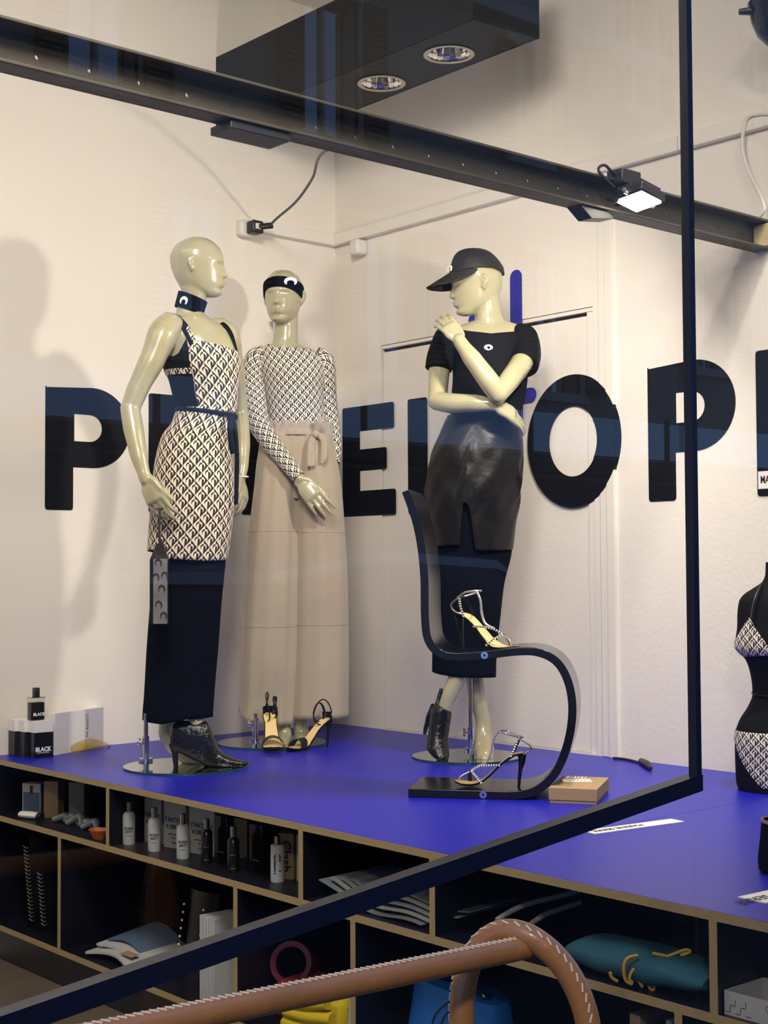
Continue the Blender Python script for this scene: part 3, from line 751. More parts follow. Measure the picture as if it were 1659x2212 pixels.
# parked car at the far kerb
car = empty('parked_car', (8.3, 0.5, GZ), 'dark parked car on the street outside the window', 'car')
CXL, CW = 0.5, 1.7
side = [(-2.1, 0.35), (-2.15, 0.65), (-1.95, 0.85), (-1.25, 0.98), (-0.55, 1.50), (0.2, 1.60), (0.95, 1.56), (1.65, 1.05), (2.1, 0.95), (2.15, 0.6), (2.1, 0.35)]
body = MB(); body.prism(rounded(side, 0.12, 3), (8.3-CW/2, CXL, GZ), Y3, Z3, X3, CW); body.build('body', 'car_paint', car, bevel=0.05)
MT['roof_sheen'] = mat('painted_roof_sheen', (0.62, 0.64, 0.68), 0.25, metal=0.2, coat=0.6, bump=0.003)  # sky reflection on the dark roof, put in as a silver colour
MB().prism([(-0.60, 1.475), (-0.50, 1.535), (0.2, 1.635), (0.95, 1.59), (1.10, 1.50), (0.95, 1.545), (0.2, 1.585), (-0.5, 1.49)], (8.3-CW/2-0.01, CXL, GZ), Y3, Z3, X3, CW+0.02).build('roof_panel', 'roof_sheen', car, smooth=False)
for s in (-1, 1):
    for win_ in ([(-1.08, 1.02), (-0.50, 1.45), (0.02, 1.50), (0.02, 1.02)], [(0.08, 1.02), (0.08, 1.50), (0.85, 1.47), (1.30, 1.06)]):
        MB().prism(win_, (8.3+s*(CW/2+0.002)-0.004, CXL, GZ), Y3, Z3, X3, 0.008).build('side_window', 'car_glass', car, smooth=False)
    for y in (-1.3, 1.3):
        MB().prism(arc(0, 0, 0.32, 0.32, 0, 2*math.pi, 33)[:-1], (8.3+s*CW/2-0.1, CXL+y, GZ+0.32), Y3, Z3, X3, 0.2).build('wheel', 'tyre', car)

# ================================================================== MANNEQUINS
HZ = [0.0, 0.006, 0.0115, 0.027, 0.036, 0.042, 0.0512, 0.062, 0.071, 0.080, 0.110, 0.137, 0.150, 0.169, 0.182, 0.196, 0.204, 0.2085, 0.2093]
HF = [0.072, 0.083, 0.0875, 0.0890, 0.0915, 0.0925, 0.0935, 0.0945, 0.095, 0.0955, 0.0968, 0.0945, 0.0915, 0.0825, 0.0725, 0.0550, 0.0390, 0.018, 0.004]
HB = [0.030, 0.020, 0.010, -0.045, -0.058, -0.061, -0.0657, -0.072, -0.0765, -0.0800, -0.0886, -0.0909, -0.0880, -0.0790, -0.0690, -0.0480, -0.0300, -0.014, -0.004]
HW = [0.020, 0.030, 0.036, 0.050, 0.055, 0.0575, 0.0605, 0.063, 0.0650, 0.0665, 0.0710, 0.0735, 0.0730, 0.0665, 0.0590, 0.0440, 0.0320, 0.014, 0.003]
def head(mb, org, face, pitch=0.0, roll=0.0, sc=1.0):
    """org: point under the crown at chin height; face: unit (u, v) heading of the face"""
    f = RT*face[0]+TC*face[1]; f /= np.linalg.norm(f); r = np.cross(f, UPV)
    rot = np.array(Matrix.Rotation(pitch, 3, Vector(r))) @ np.array(Matrix.Rotation(roll, 3, Vector(f)))
    org = np.array(org, float); piv = np.array([0, 0, 0.03])
    def W(p): 
        q = rot @ (r*p[0]+f*p[1]+UPV*(p[2]-piv[2])) + UPV*piv[2]
        return org+q*sc
    zs = np.concatenate([np.linspace(0, 0.012, 5), np.linspace(0.015, 0.115, 46), np.linspace(0.12, 0.2093, 30)])
    na = 96; R = []
    for z in zs:
        F, B, Wd = [pchip(HZ, a, np.array([z]))[0] for a in (HF, HB, HW)]
        cy, hy = (F+B)/2, (F-B)/2; ring = []
        for a in np.linspace(0, 2*math.pi, na, endpoint=False):
            sx, sy = math.sin(a), math.cos(a)
            e = 0.92 if sy > 0 else 1.0
            x = Wd*np.sign(sx)*abs(sx)**e*(1-0.10*max(sy, 0)); y = cy+hy*sy
            if sy > 0.2:
                g = lambda c, w: math.exp(-((c)/w)**2)
                nose = max(0, min(1, (0.112-z)/0.040)) if z > 0.071 else max(0, 1-(0.071-z)/0.009)
                y += 0.0165*nose*g(x, 0.0085+0.007*max(0, 1-abs(z-0.073)/0.014))
                y += 0.0105*(g(z-0.0505, 0.0052)*0.85+g(z-0.0385, 0.0058)*0.75)*g(x, 0.018)
                y -= 0.0050*g(z-0.0270, 0.006)*g(x, 0.02); y += 0.004*g(z-0.012, 0.009)*g(x, 0.02)
                y -= 0.0085*g(z-0.106, 0.010)*(g(x-0.030, 0.015)+g(x+0.030, 0.015))
                y += 0.0030*g(z-0.104, 0.006)*(g(x-0.031, 0.010)+g(x+0.031, 0.010))
                y += 0.0035*g(z-0.122, 0.007)*(g(x-0.028, 0.02)+g(x+0.028, 0.02))
            ring.append(W((x, y, z)))
        R.append(ring)
    mb.rings(R)
    for s in (-1, 1):                               # ears
        e = MB(); pts = [(s*0.070, -0.006, 0.077), (s*0.0765, -0.012, 0.093), (s*0.0800, -0.018, 0.110), (s*0.0790, -0.013, 0.122), (s*0.073, -0.002, 0.126), (s*0.070, 0.004, 0.112)]
        mb.tube([W(p) for p in pts], [0.005, 0.0055, 0.006, 0.006, 0.005, 0.004], 10, 4)
        mb.tube([W((s*0.070, -0.002, 0.086)), W((s*0.0735, -0.009, 0.106)), W((s*0.072, -0.006, 0.116))], [0.006, 0.0075, 0.005], 10, 3)
    return W
def hand(mb, wrist, d, nrm, side, curl=(0.25, 0.3, 0.35, 0.45), spread=0.10, thumb=(0.55, 0.25), sc=1.0, bend=0.0):
    """palm from the wrist along d; nrm = back of the hand; side = +1/-1 where the thumb leaves"""
    d = np.array(d, float); d /= np.linalg.norm(d); n = np.array(nrm, float); n = n-d*(n@d); n /= np.linalg.norm(n)
    s = np.cross(d, n)*side; w = np.array(wrist, float); k = sc
    dp = d*math.cos(bend)-n*math.sin(bend); np_ = n*math.cos(bend)+d*math.sin(bend)
    mb.limb([w-d*0.015*k, w+dp*0.012*k, w+dp*0.045*k, w+dp*0.078*k], [0.021*k, 0.027*k, 0.037*k, 0.036*k], 18, 5, (1.0, 0.42), np_)
    L = ((0.040, 0.025, 0.019), (0.045, 0.028, 0.020), (0.042, 0.026, 0.019), (0.033, 0.020, 0.016))
    for i in range(4):
        off = (1.5-i)*0.0195*k; a = (1.5-i)*spread
        base = w+dp*(0.078+(0.004, 0.008, 0.005, -0.004)[i])*k+s*off
        fd = dp*math.cos(a)+s*math.sin(a); p = [base-fd*0.012*k, base]; c = 0.0; q = base
        for j, l in enumerate(L[i]):
            c += curl[i]*(0.9, 1.1, 0.8)[j]; q = q+(fd*math.cos(c)-np_*math.sin(c))*l*k; p.append(q)
        mb.limb(p, np.array([0.0095, 0.0092, 0.0082, 0.0073, 0.0052])*k*(0.9 if i == 3 else 1), 12, 4)
    b = w+dp*0.022*k+s*0.024*k
    td = dp*math.cos(thumb[0])+s*math.sin(thumb[0]); t2 = td*math.cos(thumb[1])-np_*math.sin(thumb[1])*0.8
    mb.limb([w+dp*0.008*k+s*0.010*k, b, b+td*0.036*k, b+td*0.036*k+t2*0.032*k, b+td*0.036*k+t2*0.056*k], np.array([0.014, 0.0135, 0.011, 0.0088, 0.006])*k, 12, 4)
def base_plate(root, P, rod_px, rod_top, rod_y, r=0.212):
    c = np.array([P[0], P[1], 0.0])
    pl_ = MB().lathe([(0.0, 0.0), (r, 0.0), (r, 0.007), (0.0, 0.007)], c, 72).build('base_plate', 'mirror_base', root)
    MB().lathe([(r, 0.0005), (r+0.0012, 0.0005), (r+0.0012, 0.0068), (r, 0.0068)], c, 72, ring=True).build('plate_edge', 'base_edge', pl_)
    q = onz(rod_px, rod_y, 0.007); t = pl(rod_px, rod_top, q)[2]
    rod = MB().tube([q, q+UPV*t], 0.0075, 16, 1).build('support_rod', 'brushed', root)
    MB().tube([q, q+UPV*0.105], 0.0115, 16, 1).build('sleeve', 'chrome', rod)
    MB().lathe([(0.0, 0), (0.024, 0), (0.024, 0.018), (0.0, 0.018)], q+UPV*0.012, 20).build('collar', 'chrome', rod)
    mb = MB().tube([q+UPV*0.085, q+UPV*0.085-RT*0.022], 0.004, 10, 1); mb.build('clamp_screw', 'chrome', rod)
    MB().tube([q+UPV*0.085-RT*0.020, q+UPV*0.085-RT*0.028], 0.014, 16, 1).build('clamp_knob', 'chrome', rod)
    return q
def crescent_emblem(name, c, ex, ey, R, m, parent, depth=0.0012, pupil=None, follow=None, sx=1.0):
    """flat crescent opening downwards"""
    ez = np.cross(ex, ey)
    out = arc(0, 0, R*sx, R, math.radians(-48), math.radians(228), 30); inn = arc(0, -R*0.30, R*0.60*sx, R*0.62, math.radians(205), math.radians(-25), 24)
    o = MB().prism(out+inn, c, ex, ey, ez, depth).build(name, m, parent, smooth=False)
    return o

# ---------------------------------------------------------------- 1: mannequin with choker and printed dress
P1 = onz(402, 1657)
m1 = empty('mannequin', (P1[0], P1[1], 0.0), 'mannequin in black choker, moon-print dress and black trousers, turned to profile', 'mannequin')
base_plate(m1, P1, 315, 1545, 1657)
J = lambda x, y, v=0.0: pl(x, y, P1, v)
T1 = [(676, 394, 440, 0.0, 0.040), (688, 372, 458, 0.0, 0.060), (700, 354, 476, 0.0, 0.078), (715, 350, 490, 0.0, 0.092), (740, 352, 503, 0.0, 0.104), (783, 352, 518, 0.0, 0.112), (823, 367, 514, 0.0, 0.100),
      (858, 376, 511, 0.0, 0.088), (885, 385, 509, 0.0, 0.085), (930, 362, 494, 0.0, 0.100), (1000, 341, 500, 0.0, 0.113), (1060, 338, 500, 0.0, 0.113), (1110, 350, 488, 0.0, 0.095)]
b = MB()
sil_loft(b, P1, T1, nl=60, na=60)
W1 = head(b, J(423.5, 641.9), (1.0, -0.03))
b.limb([J(421, 618), J(417, 648), J(410, 672), J(408, 700)], [0.050, 0.044, 0.046, 0.060], 24, 6)
# near arm
b.limb([J(366, 706, 0.075), J(352, 722, 0.105), J(330, 775, 0.125), J(300, 835, 0.14), J(281, 884, 0.15)], [0.050, 0.052, 0.044, 0.037, 0.0325], 22, 6)
b.limb([J(281, 882, 0.15), J(288, 925, 0.165), J(299, 980, 0.18), J(310, 1020, 0.19), J(314, 1036, 0.19)], [0.0335, 0.034, 0.029, 0.0215, 0.0205], 22, 6)
hand(b, J(315, 1032, 0.19), J(341, 1092, 0.195)-J(315, 1032, 0.19), TC*0.86-RT*0.45+UPV*0.1, -1, (0.34, 0.36, 0.38, 0.42), 0.07, (0.32, 0.35), 1.0)
# far arm
b.limb([J(472, 712, -0.08), J(490, 730, -0.10), J(503, 790, -0.16), J(512, 850, -0.20), J(518, 895, -0.21)], [0.045, 0.046, 0.040, 0.034, 0.031], 20, 6)
b.limb([J(518, 893, -0.21), J(523, 950, -0.18), J(523, 1000, -0.15), J(520, 1030, -0.13)], [0.031, 0.029, 0.024, 0.019], 20, 6)
hand(b, J(521, 1032, -0.13), J(527, 1085, -0.10)-J(521, 1032, -0.13), RT*0.9+TC*0.3, 1, (0.5, 0.5, 0.5, 0.5), 0.06, (0.4, 0.3), 0.95)
# legs and the bare far foot
b.limb([J(395, 1080), J(382, 1250, -0.02), J(374, 1400, -0.03), J(366, 1500, -0.05), J(362, 1560, -0.06)], [0.075, 0.045, 0.038, 0.030, 0.027], 20, 5)
b.limb([J(362, 1558, -0.06), J(361, 1585, -0.06), J(378, 1612, -0.055), J(402, 1634, -0.05), J(428, 1646, -0.045), J(442, 1650, -0.04)], [0.027, 0.029, 0.028, 0.027, 0.022, 0.013], 20, 5, (1.15, 1.0), UPV)
b.limb([J(435, 1080), J(425, 1250), J(420, 1400), J(420, 1500, 0.01), J(424, 1562, 0.03)], [0.075, 0.045, 0.038, 0.030, 0.029], 20, 5)
fused(b, 'body', 'skin', m1)
# choker: tilted band round the neck
ch = MB(); ca = np.array(J(385.5, 629.5)); cb = np.array(J(448, 653)); cc_ = J(377, 662); cd = J(437.5, 684); R = []
for t in np.linspace(0, 1, 7):
    L = ca*(1-t)+cc_*t; Rr = cb*(1-t)+cd*t; c = (L+Rr)/2; e = (Rr-L)/2
    R.append([c+e*math.cos(a)+TC*0.052*math.sin(a) for a in np.linspace(0, 2*math.pi, 48, endpoint=False)])
ch.rings(R, cap=False); cho = ch.build('choker', 'black_cloth', m1, solid=0.002)
cc = J(397.5, 650, 0.0512); ey = (ca-cc_)/np.linalg.norm(ca-cc_); ex = (cb-ca)/np.linalg.norm(cb-ca); ex = ex-ey*(ex@ey); ex /= np.linalg.norm(ex)
ex2 = ex*0.90-TC*-0.0; nrm_ = TC*0.86-RT*0.5
ex2 = np.cross(ey, nrm_); ex2 /= np.linalg.norm(ex2)
cresc = crescent_emblem('choker_emblem', J(397.5, 650, 0.0500), ex2, ey, 0.0160, 'white_print', cho, 0.003)
# dress: bodice in two cloths, skirt, straps, belt
rowsB = [(r[0], r[1]-2, r[2]+2, r[3], r[4]+0.003) for r in T1]
def rad(d): return math.radians(d)
def top_front(t):
    d = math.degrees(t)
    return np.interp(d, [-90, -60, -20, 20, 60, 98, 101], [735, 760, 764, 760, 752, 742, 740])
def top_side(t):
    d = math.degrees(t)
    return np.interp(d, [101, 108, 118, 128, 140, 160, 178, 200, 230, 270], [740, 752, 772, 778, 774, 772, 792, 770, 735, 722])
mb = MB(); sil_loft(mb, P1, rowsB, top_front, lambda t: 893, 50, 70, a0=rad(-60), a1=rad(101.5), cap=False, grow=0.001)
dress = mb.build('dress_bodice', 'pat1', m1, solid=0.002)
mb = MB(); sil_loft(mb, P1, rowsB, top_side, lambda t: 893, 50, 80, a0=rad(101), a1=rad(301), cap=False)
mb.build('dress_side_panel', 'black_jersey', m1, solid=0.002)
mb = MB(); sil_loft(mb, P1, rowsB, lambda t: 804+math.degrees(t-rad(102))*-0.04, lambda t: 816+math.degrees(t-rad(102))*-0.04, 3, 40, a0=rad(102), a1=rad(175), cap=False, grow=0.0025)
mb.build('underbust_band', 'pat1', m1)
SK = [(884, 381, 512, 0.0, 0.090), (913, 371, 499, 0.0, 0.099), (940, 351, 496, 0.0, 0.107), (991, 336, 502, 0.0, 0.118), (1026, 331, 505.5, 0.0, 0.121), (1077, 327, 507, 0.0, 0.120), (1146, 321, 501, 0.0, 0.116), (1214, 317, 491, 0.0, 0.110)]
mb = MB(); sil_loft(mb, P1, SK, None, lambda t: np.interp(math.degrees(t), [-90, 0, 60, 110, 128, 140, 180, 270], [1208, 1210, 1212, 1207, 1196, 1188, 1190, 1200]), 50, 96, cap=False)
mb.build('dress_skirt', 'pat1', m1, solid=0.002)
TR = [(1100, 336, 500, 0.0, 0.085), (1215, 331, 487, 0.0, 0.090), (1300, 325, 478, 0.0, 0.090), (1400, 318, 470, 0.0, 0.092), (1500, 313, 461, 0.0, 0.092), (1548, 310, 458, 0.0, 0.092), (1560, 310, 458, 0.0, 0.092)]
fold1 = lambda a, t: (1-t)*0.035*(math.sin(a*5+0.5)+0.5*math.sin(a*9+2))
mb = MB(); sil_loft(mb, P1, TR, None, lambda t: np.interp(math.degrees(t), [-90, 0, 70, 110, 140, 180, 270], [1546, 1548, 1549, 1559, 1557, 1547, 1546]), 40, 96, fold=fold1, cap=False)
mb.build('trousers', 'black_cloth', m1, solid=0.003)
for nm, pts, wdt, m in (('strap', [J(418, 744, 0.108), J(408, 722, 0.102), J(396, 702, 0.088), J(382, 687, 0.060), J(368, 682, 0.030), J(352, 690, -0.02), J(345, 706, -0.06)], 0.014, 'black_jersey'),
                     ('armhole_edge', [J(374, 681, 0.045), J(362, 677.5, 0.02), J(349, 681, 0.0), J(338, 690, -0.02), J(330, 705, -0.04), J(327, 722, -0.05)], 0.0085, 'black_jersey'),
                     ('strap_edge', [J(424, 746, 0.111), J(416, 728, 0.108), J(404, 708, 0.096), J(389, 689, 0.068), J(376, 679, 0.035)], 0.0065, 'pat1'),
                     ('strap', [J(503, 762, 0.02), J(499, 745, 0.01), J(492, 722, -0.01), J(481, 706, -0.03), J(468, 698, -0.06), J(462, 700, -0.09)], 0.018, 'black_jersey'),
                     ('strap_edge', [J(493, 762, 0.055), J(486, 740, 0.045), J(474, 716, 0.02), J(466, 700, 0.0)], 0.005, 'pat1')):
    nn = TC*0.7+UPV*0.4
    mb = MB().tube(pts, wdt, 10, 6, (1.0, 0.28), nrm=nn); mb.uv = [[(mb.v[i][0]+mb.v[i][1], mb.v[i][2]) for i in f] for f in mb.f]
    mb.build(nm, m, m1)
BE = [(r[0], r[1], r[2], r[3], r[4]) for r in SK]
mb = MB(); sil_loft(mb, P1, [(880, 381, 514, 0, 0.0935), (915, 374, 510, 0, 0.0975)], lambda t: 893+8*math.cos(t)-4, lambda t: 900+8*math.cos(t)-3, 2, 80, cap=False, grow=0.003)
MT['navy_cord'] = mat('navy_cord', (0.004, 0.007, 0.022), 0.7, bump=0.1, spec=0.15)
mb.build('belt', 'navy_cord', m1, solid=0.002)
MB().tube([J(503, 897, 0.07), J(508, 930, 0.075), J(512, 985, 0.07), J(511, 1040, 0.06), J(510, 1090, 0.06)], 0.0075, 10, 6, (1, 0.45), nrm=TC).build('belt_tail', 'navy_cord', m1)
MB().tube([J(500, 898, 0.07), J(497, 925, 0.085), J(500, 958, 0.09), J(504, 980, 0.085)], 0.010, 10, 6, (1, 0.45), nrm=TC).build('belt_tail', 'navy_cord', m1)
MB().tube([J(521, 1030, -0.13)+0.024*(RT*math.cos(a)+TC*math.sin(a)) for a in np.linspace(0, 2*math.pi, 13)[:-1]], 0.003, 8, 2, loop=True).build('bracelet', 'pearl', m1)
pearl = MB().ball(J(514, 1075, -0.085), 0.0095); pearl.build('ring_pearl', 'pearl', m1)
# boot
bt = MB(); stations(bt, P1, 0.035, [(368, 1580, 1612, 0.012), (375, 1562, 1619, 0.026), (390, 1556, 1628, 0.032), (410, 1556, 1638, 0.035), (430, 1556.5, 1649, 0.036), (446, 1558, 1657.5, 0.036), (455, 1574, 1660, 0.038), (464, 1598, 1661, 0.040), (475, 1620, 1661, 0.041), (496, 1634, 1660, 0.036), (515, 1641, 1658.5, 0.026), (530, 1645, 1655, 0.013), (537, 1647.5, 1651, 0.004)])
bt.tube([J(375, 1606, 0.035), J(378, 1630, 0.035), J(381, 1671, 0.035)], [0.018, 0.011, 0.0062], 14, 5)
fused(bt, 'ankle_boot', 'croc', m1, 0.0025, 3)
# handbag hanging from the hand
bgroot = empty('handbag', J(345, 1345, 0.235), 'slim embossed grey and black pouch hanging from the hand of the choker mannequin', 'handbag')
c = J(344, 1277, 0.235); hw = 0.030; hh = 0.108
bx_ = MB().box(c, (hw*2, 0.030, hh*2), ax=(RT, TC, UPV)); bx_.build('pouch', 'black_leather', bgroot, bevel=0.006)
MB().box(c+RT*0.006+TC*0.0152, (hw*2-0.014, 0.002, hh*2-0.004), ax=(RT, TC, UPV)).build('front_panel', 'embossed', bgroot)
for dx, dy in ((-0.006, 0.085), (0.020, 0.045), (-0.016, 0.040), (0.008, 0.004), (-0.004, -0.045), (0.016, -0.080)):
    q = c+RT*(0.004+dx*0.8)+UPV*dy*1.05+TC*0.0164
    MB().tube([q+0.0125*(RT*math.cos(a)*0.75+UPV*math.sin(a)*1.15) for a in np.linspace(-0.7, math.pi+0.5, 12)], [0.0009, 0.0016, 0.0024, 0.003, 0.0034, 0.0034, 0.0034, 0.003, 0.0026, 0.002, 0.0014, 0.0008], 8, 2).build('crescent_mark', 'black_print', bgroot)
tpz = [J(352, 1176, 0.235), J(345, 1150, 0.235), J(344, 1125, 0.232), J(346, 1103, 0.222)]
mbx = MB(); q0, q1 = J(325, 1209, 0.235), J(364, 1209, 0.235); r0, r1 = J(338, 1174, 0.235), J(353, 1174, 0.235)
mbx.add([q0+TC*0.012, q1+TC*0.012, r1+TC*0.005, r0+TC*0.005, q0-TC*0.012, q1-TC*0.012, r1-TC*0.005, r0-TC*0.005], [(0, 1, 2, 3), (4, 7, 6, 5), (0, 3, 7, 4), (1, 5, 6, 2), (3, 2, 6, 7), (0, 4, 5, 1)])
mbx.build('gathered_top', 'black_leather', bgroot)
MB().tube([J(345, 1178, 0.235), J(344, 1140, 0.234), J(345, 1110, 0.228), J(345, 1098, 0.222)], 0.0042, 8, 4).build('wrist_cord', 'black_print', bgroot)
MB().tube([J(345, 1100, 0.224)+0.012*(RT*math.cos(a)+UPV*(math.sin(a)+0.9)*0.8) for a in np.linspace(math.pi*1.15, math.pi*1.85, 7)], 0.003, 8, 3).build('cord_loop', 'black_print', bgroot)

# ---------------------------------------------------------------- 2: mannequin with headband and beige trousers
P2 = onz(588, 1606)
m2 = empty('mannequin', (P2[0], P2[1], 0.0), 'mannequin in headband, moon-print long-sleeved top and wide beige suede trousers', 'mannequin')
base_plate(m2, P2, 552, 1545, 1612)
J = lambda x, y, v=0.0: pl(x, y, P2, v)
T2 = [(742, 580, 652, 0.0, 0.045), (752, 566, 668, 0.0, 0.062), (765, 556, 690, 0.0, 0.078), (785, 556, 701, 0.0, 0.094), (815, 565, 703, 0.0, 0.112), (850, 572, 699, 0.0, 0.105), (890, 577, 700, 0.0, 0.092), (915, 574, 708, 0.0, 0.092), (945, 566, 716, 0.0, 0.098)]
b = MB()
sil_loft(b, P2, [(r[0], r[1]+8, r[2]-8, r[3], r[4]-0.014) for r in T2]+[(1010, 575, 715, 0.0, 0.085), (1050, 590, 705, 0.0, 0.07)], nl=50, na=48)
W2 = head(b, J(613, 702), (-0.20, 0.98), -0.03, 0.0, 1.03)
b.limb([J(617, 680), J(618, 705), J(617, 730), J(616, 757)], [0.049, 0.0475, 0.048, 0.056], 24, 6)
b.limb([J(648, 1034, 0.16), J(643, 1028, 0.155), J(620, 1005, 0.14)], [0.0205, 0.021, 0.023], 18, 5)
hand(b, J(648, 1036, 0.16), J(690, 1088, 0.175)-J(648, 1036, 0.16), TC*0.80-RT*0.35+UPV*0.45, -1, (0.10, 0.12, 0.14, 0.2), 0.055, (0.22, 0.15), 1.03)
for x0, x1, v in ((600, 612, -0.01), (672, 650, -0.03)):
    b.limb([J(x0+15, 1060, 0), J(x0+12, 1250, 0), J((x0+x1)/2+2, 1420, v), J(x1, 1530, v), J(x1, 1565, v), J(x1+2, 1592, v+0.01), J(x1-2, 1606, v+0.07), J(x1-3, 1611, v+0.11)], [0.06, 0.045, 0.040, 0.030, 0.028, 0.030, 0.026, 0.018], 20, 5)
fused(b, 'body', 'skin', m2)
# headband following the head
mb = MB(); R = []
f = RT*-0.20+TC*0.98; f /= np.linalg.norm(f); r_ = np.cross(f, UPV); org = J(613, 702)
def headring(z, tilt, g, n=64):
    out = []
    for a in np.linspace(0, 2*math.pi, n, endpoint=False):
        zz = z+tilt*math.cos(a)
        F, B, Wd = [pchip(HZ, q, np.array([zz]))[0] for q in (HF, HB, HW)]
        cy, hy = (F+B)/2, (F-B)/2
        out.append(org+1.03*(r_*(Wd+g)*math.sin(a)+f*(cy+(hy+g)*math.cos(a))+UPV*zz))
    return out
for k in range(7):
    t = k/6; R.append(headring(0.098+0.050*t, 0.030-0.006*t, 0.0035))
mb.rings(R, cap=False); hb = mb.build('headband', 'black_cloth', m2, solid=0.002)
ctr = pl(627, 611, P2, 0.0)+TC*0.098; fx = RT*0.96-TC*0.20; fx /= np.linalg.norm(fx); fyv = UPV*0.92-TC*0.25; fyv /= np.linalg.norm(fyv)
q = pl(627.5, 609, P2, 0.112)
crescent_emblem('headband_emblem', q, fx, fyv, 0.0175, 'white_print', hb, 0.006, sx=1.45)
# price tag behind the neck
tagc = J(583, 707, -0.03)
MB().box(tagc, (0.026, 0.001, 0.045), ax=(RT, TC, UPV)).build('price_tag', 'paper', m2)
# top
def neck2(t):
    return np.interp(math.degrees(t), [-90, 0, 45, 90, 135, 180, 270], [741, 752, 757, 756, 750, 742, 741])
mb = MB(); sil_loft(mb, P2, T2, neck2, None, 50, 90, cap=False)
mb.build('top', 'pat2', m2, solid=0.002)
def sleeve(pts, rad, nm='sleeve', uvoff=0.0):
    mb = MB(); p = np.array(pts); rr = np.array(rad, float); p, rr = catmull(p, rr, 8)
    T = np.gradient(p, axis=0); T /= np.linalg.norm(T, axis=1)[:, None]; N = TC.copy(); R = []; U = []; s_ = 0.0
    for i in range(len(p)):
        N = N-T[i]*(N@T[i]); N /= np.linalg.norm(N); B = np.cross(T[i], N)
        if i: s_ += np.linalg.norm(p[i]-p[i-1])
        ring = [p[i]+rr[i]*(B*math.cos(a)+N*math.sin(a)) for a in np.linspace(-math.pi/2, 1.5*math.pi, 49)]
        R.append(ring); U += [((j-24)/48*2*math.pi*rr[i]+uvoff, -s_) for j in range(49)]
    mb.rings(R, cap=False, closed=False, uv=U); return mb
sleeve([J(574, 770, 0.0), J(553, 779, 0.01), J(547, 815, 0.02), J(551, 860, 0.045), J(560, 915, 0.09), J(583, 953, 0.12), J(612, 990, 0.14), J(645, 1031, 0.157)], [0.046, 0.047, 0.045, 0.043, 0.042, 0.038, 0.032, 0.0265]).build('sleeve', 'pat2', m2, solid=0.002)
sleeve([J(682, 772, 0.0), J(700, 782, -0.01), J(704, 820, -0.03), J(708, 870, -0.05), J(715, 920, -0.05), J(721, 960, -0.03), J(719, 1000, 0.0)], [0.044, 0.042, 0.040, 0.038, 0.036, 0.033, 0.027]).build('sleeve', 'pat2', m2, solid=0.002)
# trousers: waist, two wide legs, ruffle, tie
pl2 = lambda k, ph: (lambda a, t: 0.020*(1-0.35*t)*(math.sin(a*k+ph)+0.5*math.sin(a*(k*1.7)+2*ph)))
WA = [(934, 564, 719, 0.0, 0.108), (955, 563, 720, 0.0, 0.110), (1000, 562, 722, 0.0, 0.108), (1050, 562, 722, 0.0, 0.095), (1080, 566, 718, 0.0, 0.08)]
mb = MB(); sil_loft(mb, P2, WA, None, None, 30, 110, fold=lambda a, t: 0.012*t*math.sin(a*16)+0.02*(1-t)*math.sin(a*5+1), cap=False); trs = mb.build('trouser_hips', 'suede', m2, solid=0.003)
LGL = [(936, 565, 655, 0.0, 0.112), (960, 561, 656, 0.0, 0.117), (1000, 555, 655, 0.0, 0.122), (1050, 550, 654, 0.0, 0.122), (1146, 539, 652, 0.0, 0.112), (1249, 530, 650, 0.0, 0.100), (1418, 522, 646, 0.0, 0.085), (1540, 518, 642, -0.015, 0.075), (1566, 517, 640, -0.015, 0.075)]
mb = MB(); sil_loft(mb, P2, LGL, None, lambda t: np.interp(math.degrees(t), [-90, 0, 45, 90, 150, 180, 270], [1545, 1561, 1563, 1561, 1552, 1538, 1540]), 60, 110, fold=lambda a, t: (0.022+0.022*(1-t))*(math.sin(a*6+0.8)+0.7*math.sin(a*11+2+t)), cap=False)
mb.build('trouser_leg', 'suede', m2, solid=0.003)
LGR = [(936, 628, 718, 0.0, 0.110), (960, 630, 722, 0.0, 0.115), (1000, 632, 729, 0.0, 0.118), (1050, 634, 737, 0.0, 0.118), (1146, 634, 744, -0.01, 0.112), (1249, 632, 750, -0.02, 0.108), (1418, 628, 752, -0.03, 0.100), (1549, 626, 751, -0.03, 0.098)]
mb = MB(); sil_loft(mb, P2, LGR, None, lambda t: 1549.0, 60, 100, fold=lambda a, t: (0.014+0.014*(1-t))*(math.sin(a*5+0.3)+0.7*math.sin(a*9+1+t)), cap=False)
mb.build('trouser_leg', 'suede', m2, solid=0.003)
for rows_, fo, ys_ in ((LGL, lambda a, t: 0.044*(math.sin(a*6+0.8)+0.7*math.sin(a*11+2.2))*0.75, (1148, 1352)), (LGR, lambda a, t: 0.028*(math.sin(a*5+0.3)+0.7*math.sin(a*9+1.2))*0.75, (1150, 1348))):
    for yy_ in ys_:
        tt_ = (1555-yy_)/(1555-936)
        f2 = (lambda a, t, tt_=tt_: (0.022+0.022*(1-tt_))*(math.sin(a*6+0.8)+0.7*math.sin(a*11+2+tt_))) if rows_ is LGL else (lambda a, t, tt_=tt_: (0.014+0.014*(1-tt_))*(math.sin(a*5+0.3)+0.7*math.sin(a*9+1+tt_)))
        mb = MB(); sil_loft(mb, P2, rows_, lambda t, y=yy_: y-1.5, lambda t, y=yy_: y+1.5, 2, 110, fold=f2, cap=False, grow=0.0012); mb.build('panel_seam', 'suede', trs)
mb = MB(); sil_loft(mb, P2, [(914, 568, 717, 0.0, 0.112), (928, 566, 718, 0.0, 0.110), (938, 564, 719, 0.0, 0.108)], lambda t: 916+3*math.sin(t*13), None, 8, 140, fold=lambda a, t: 0.030*t*math.sin(a*24), cap=False)
mb.build('waist_ruffle', 'suede', trs, solid=0.002)
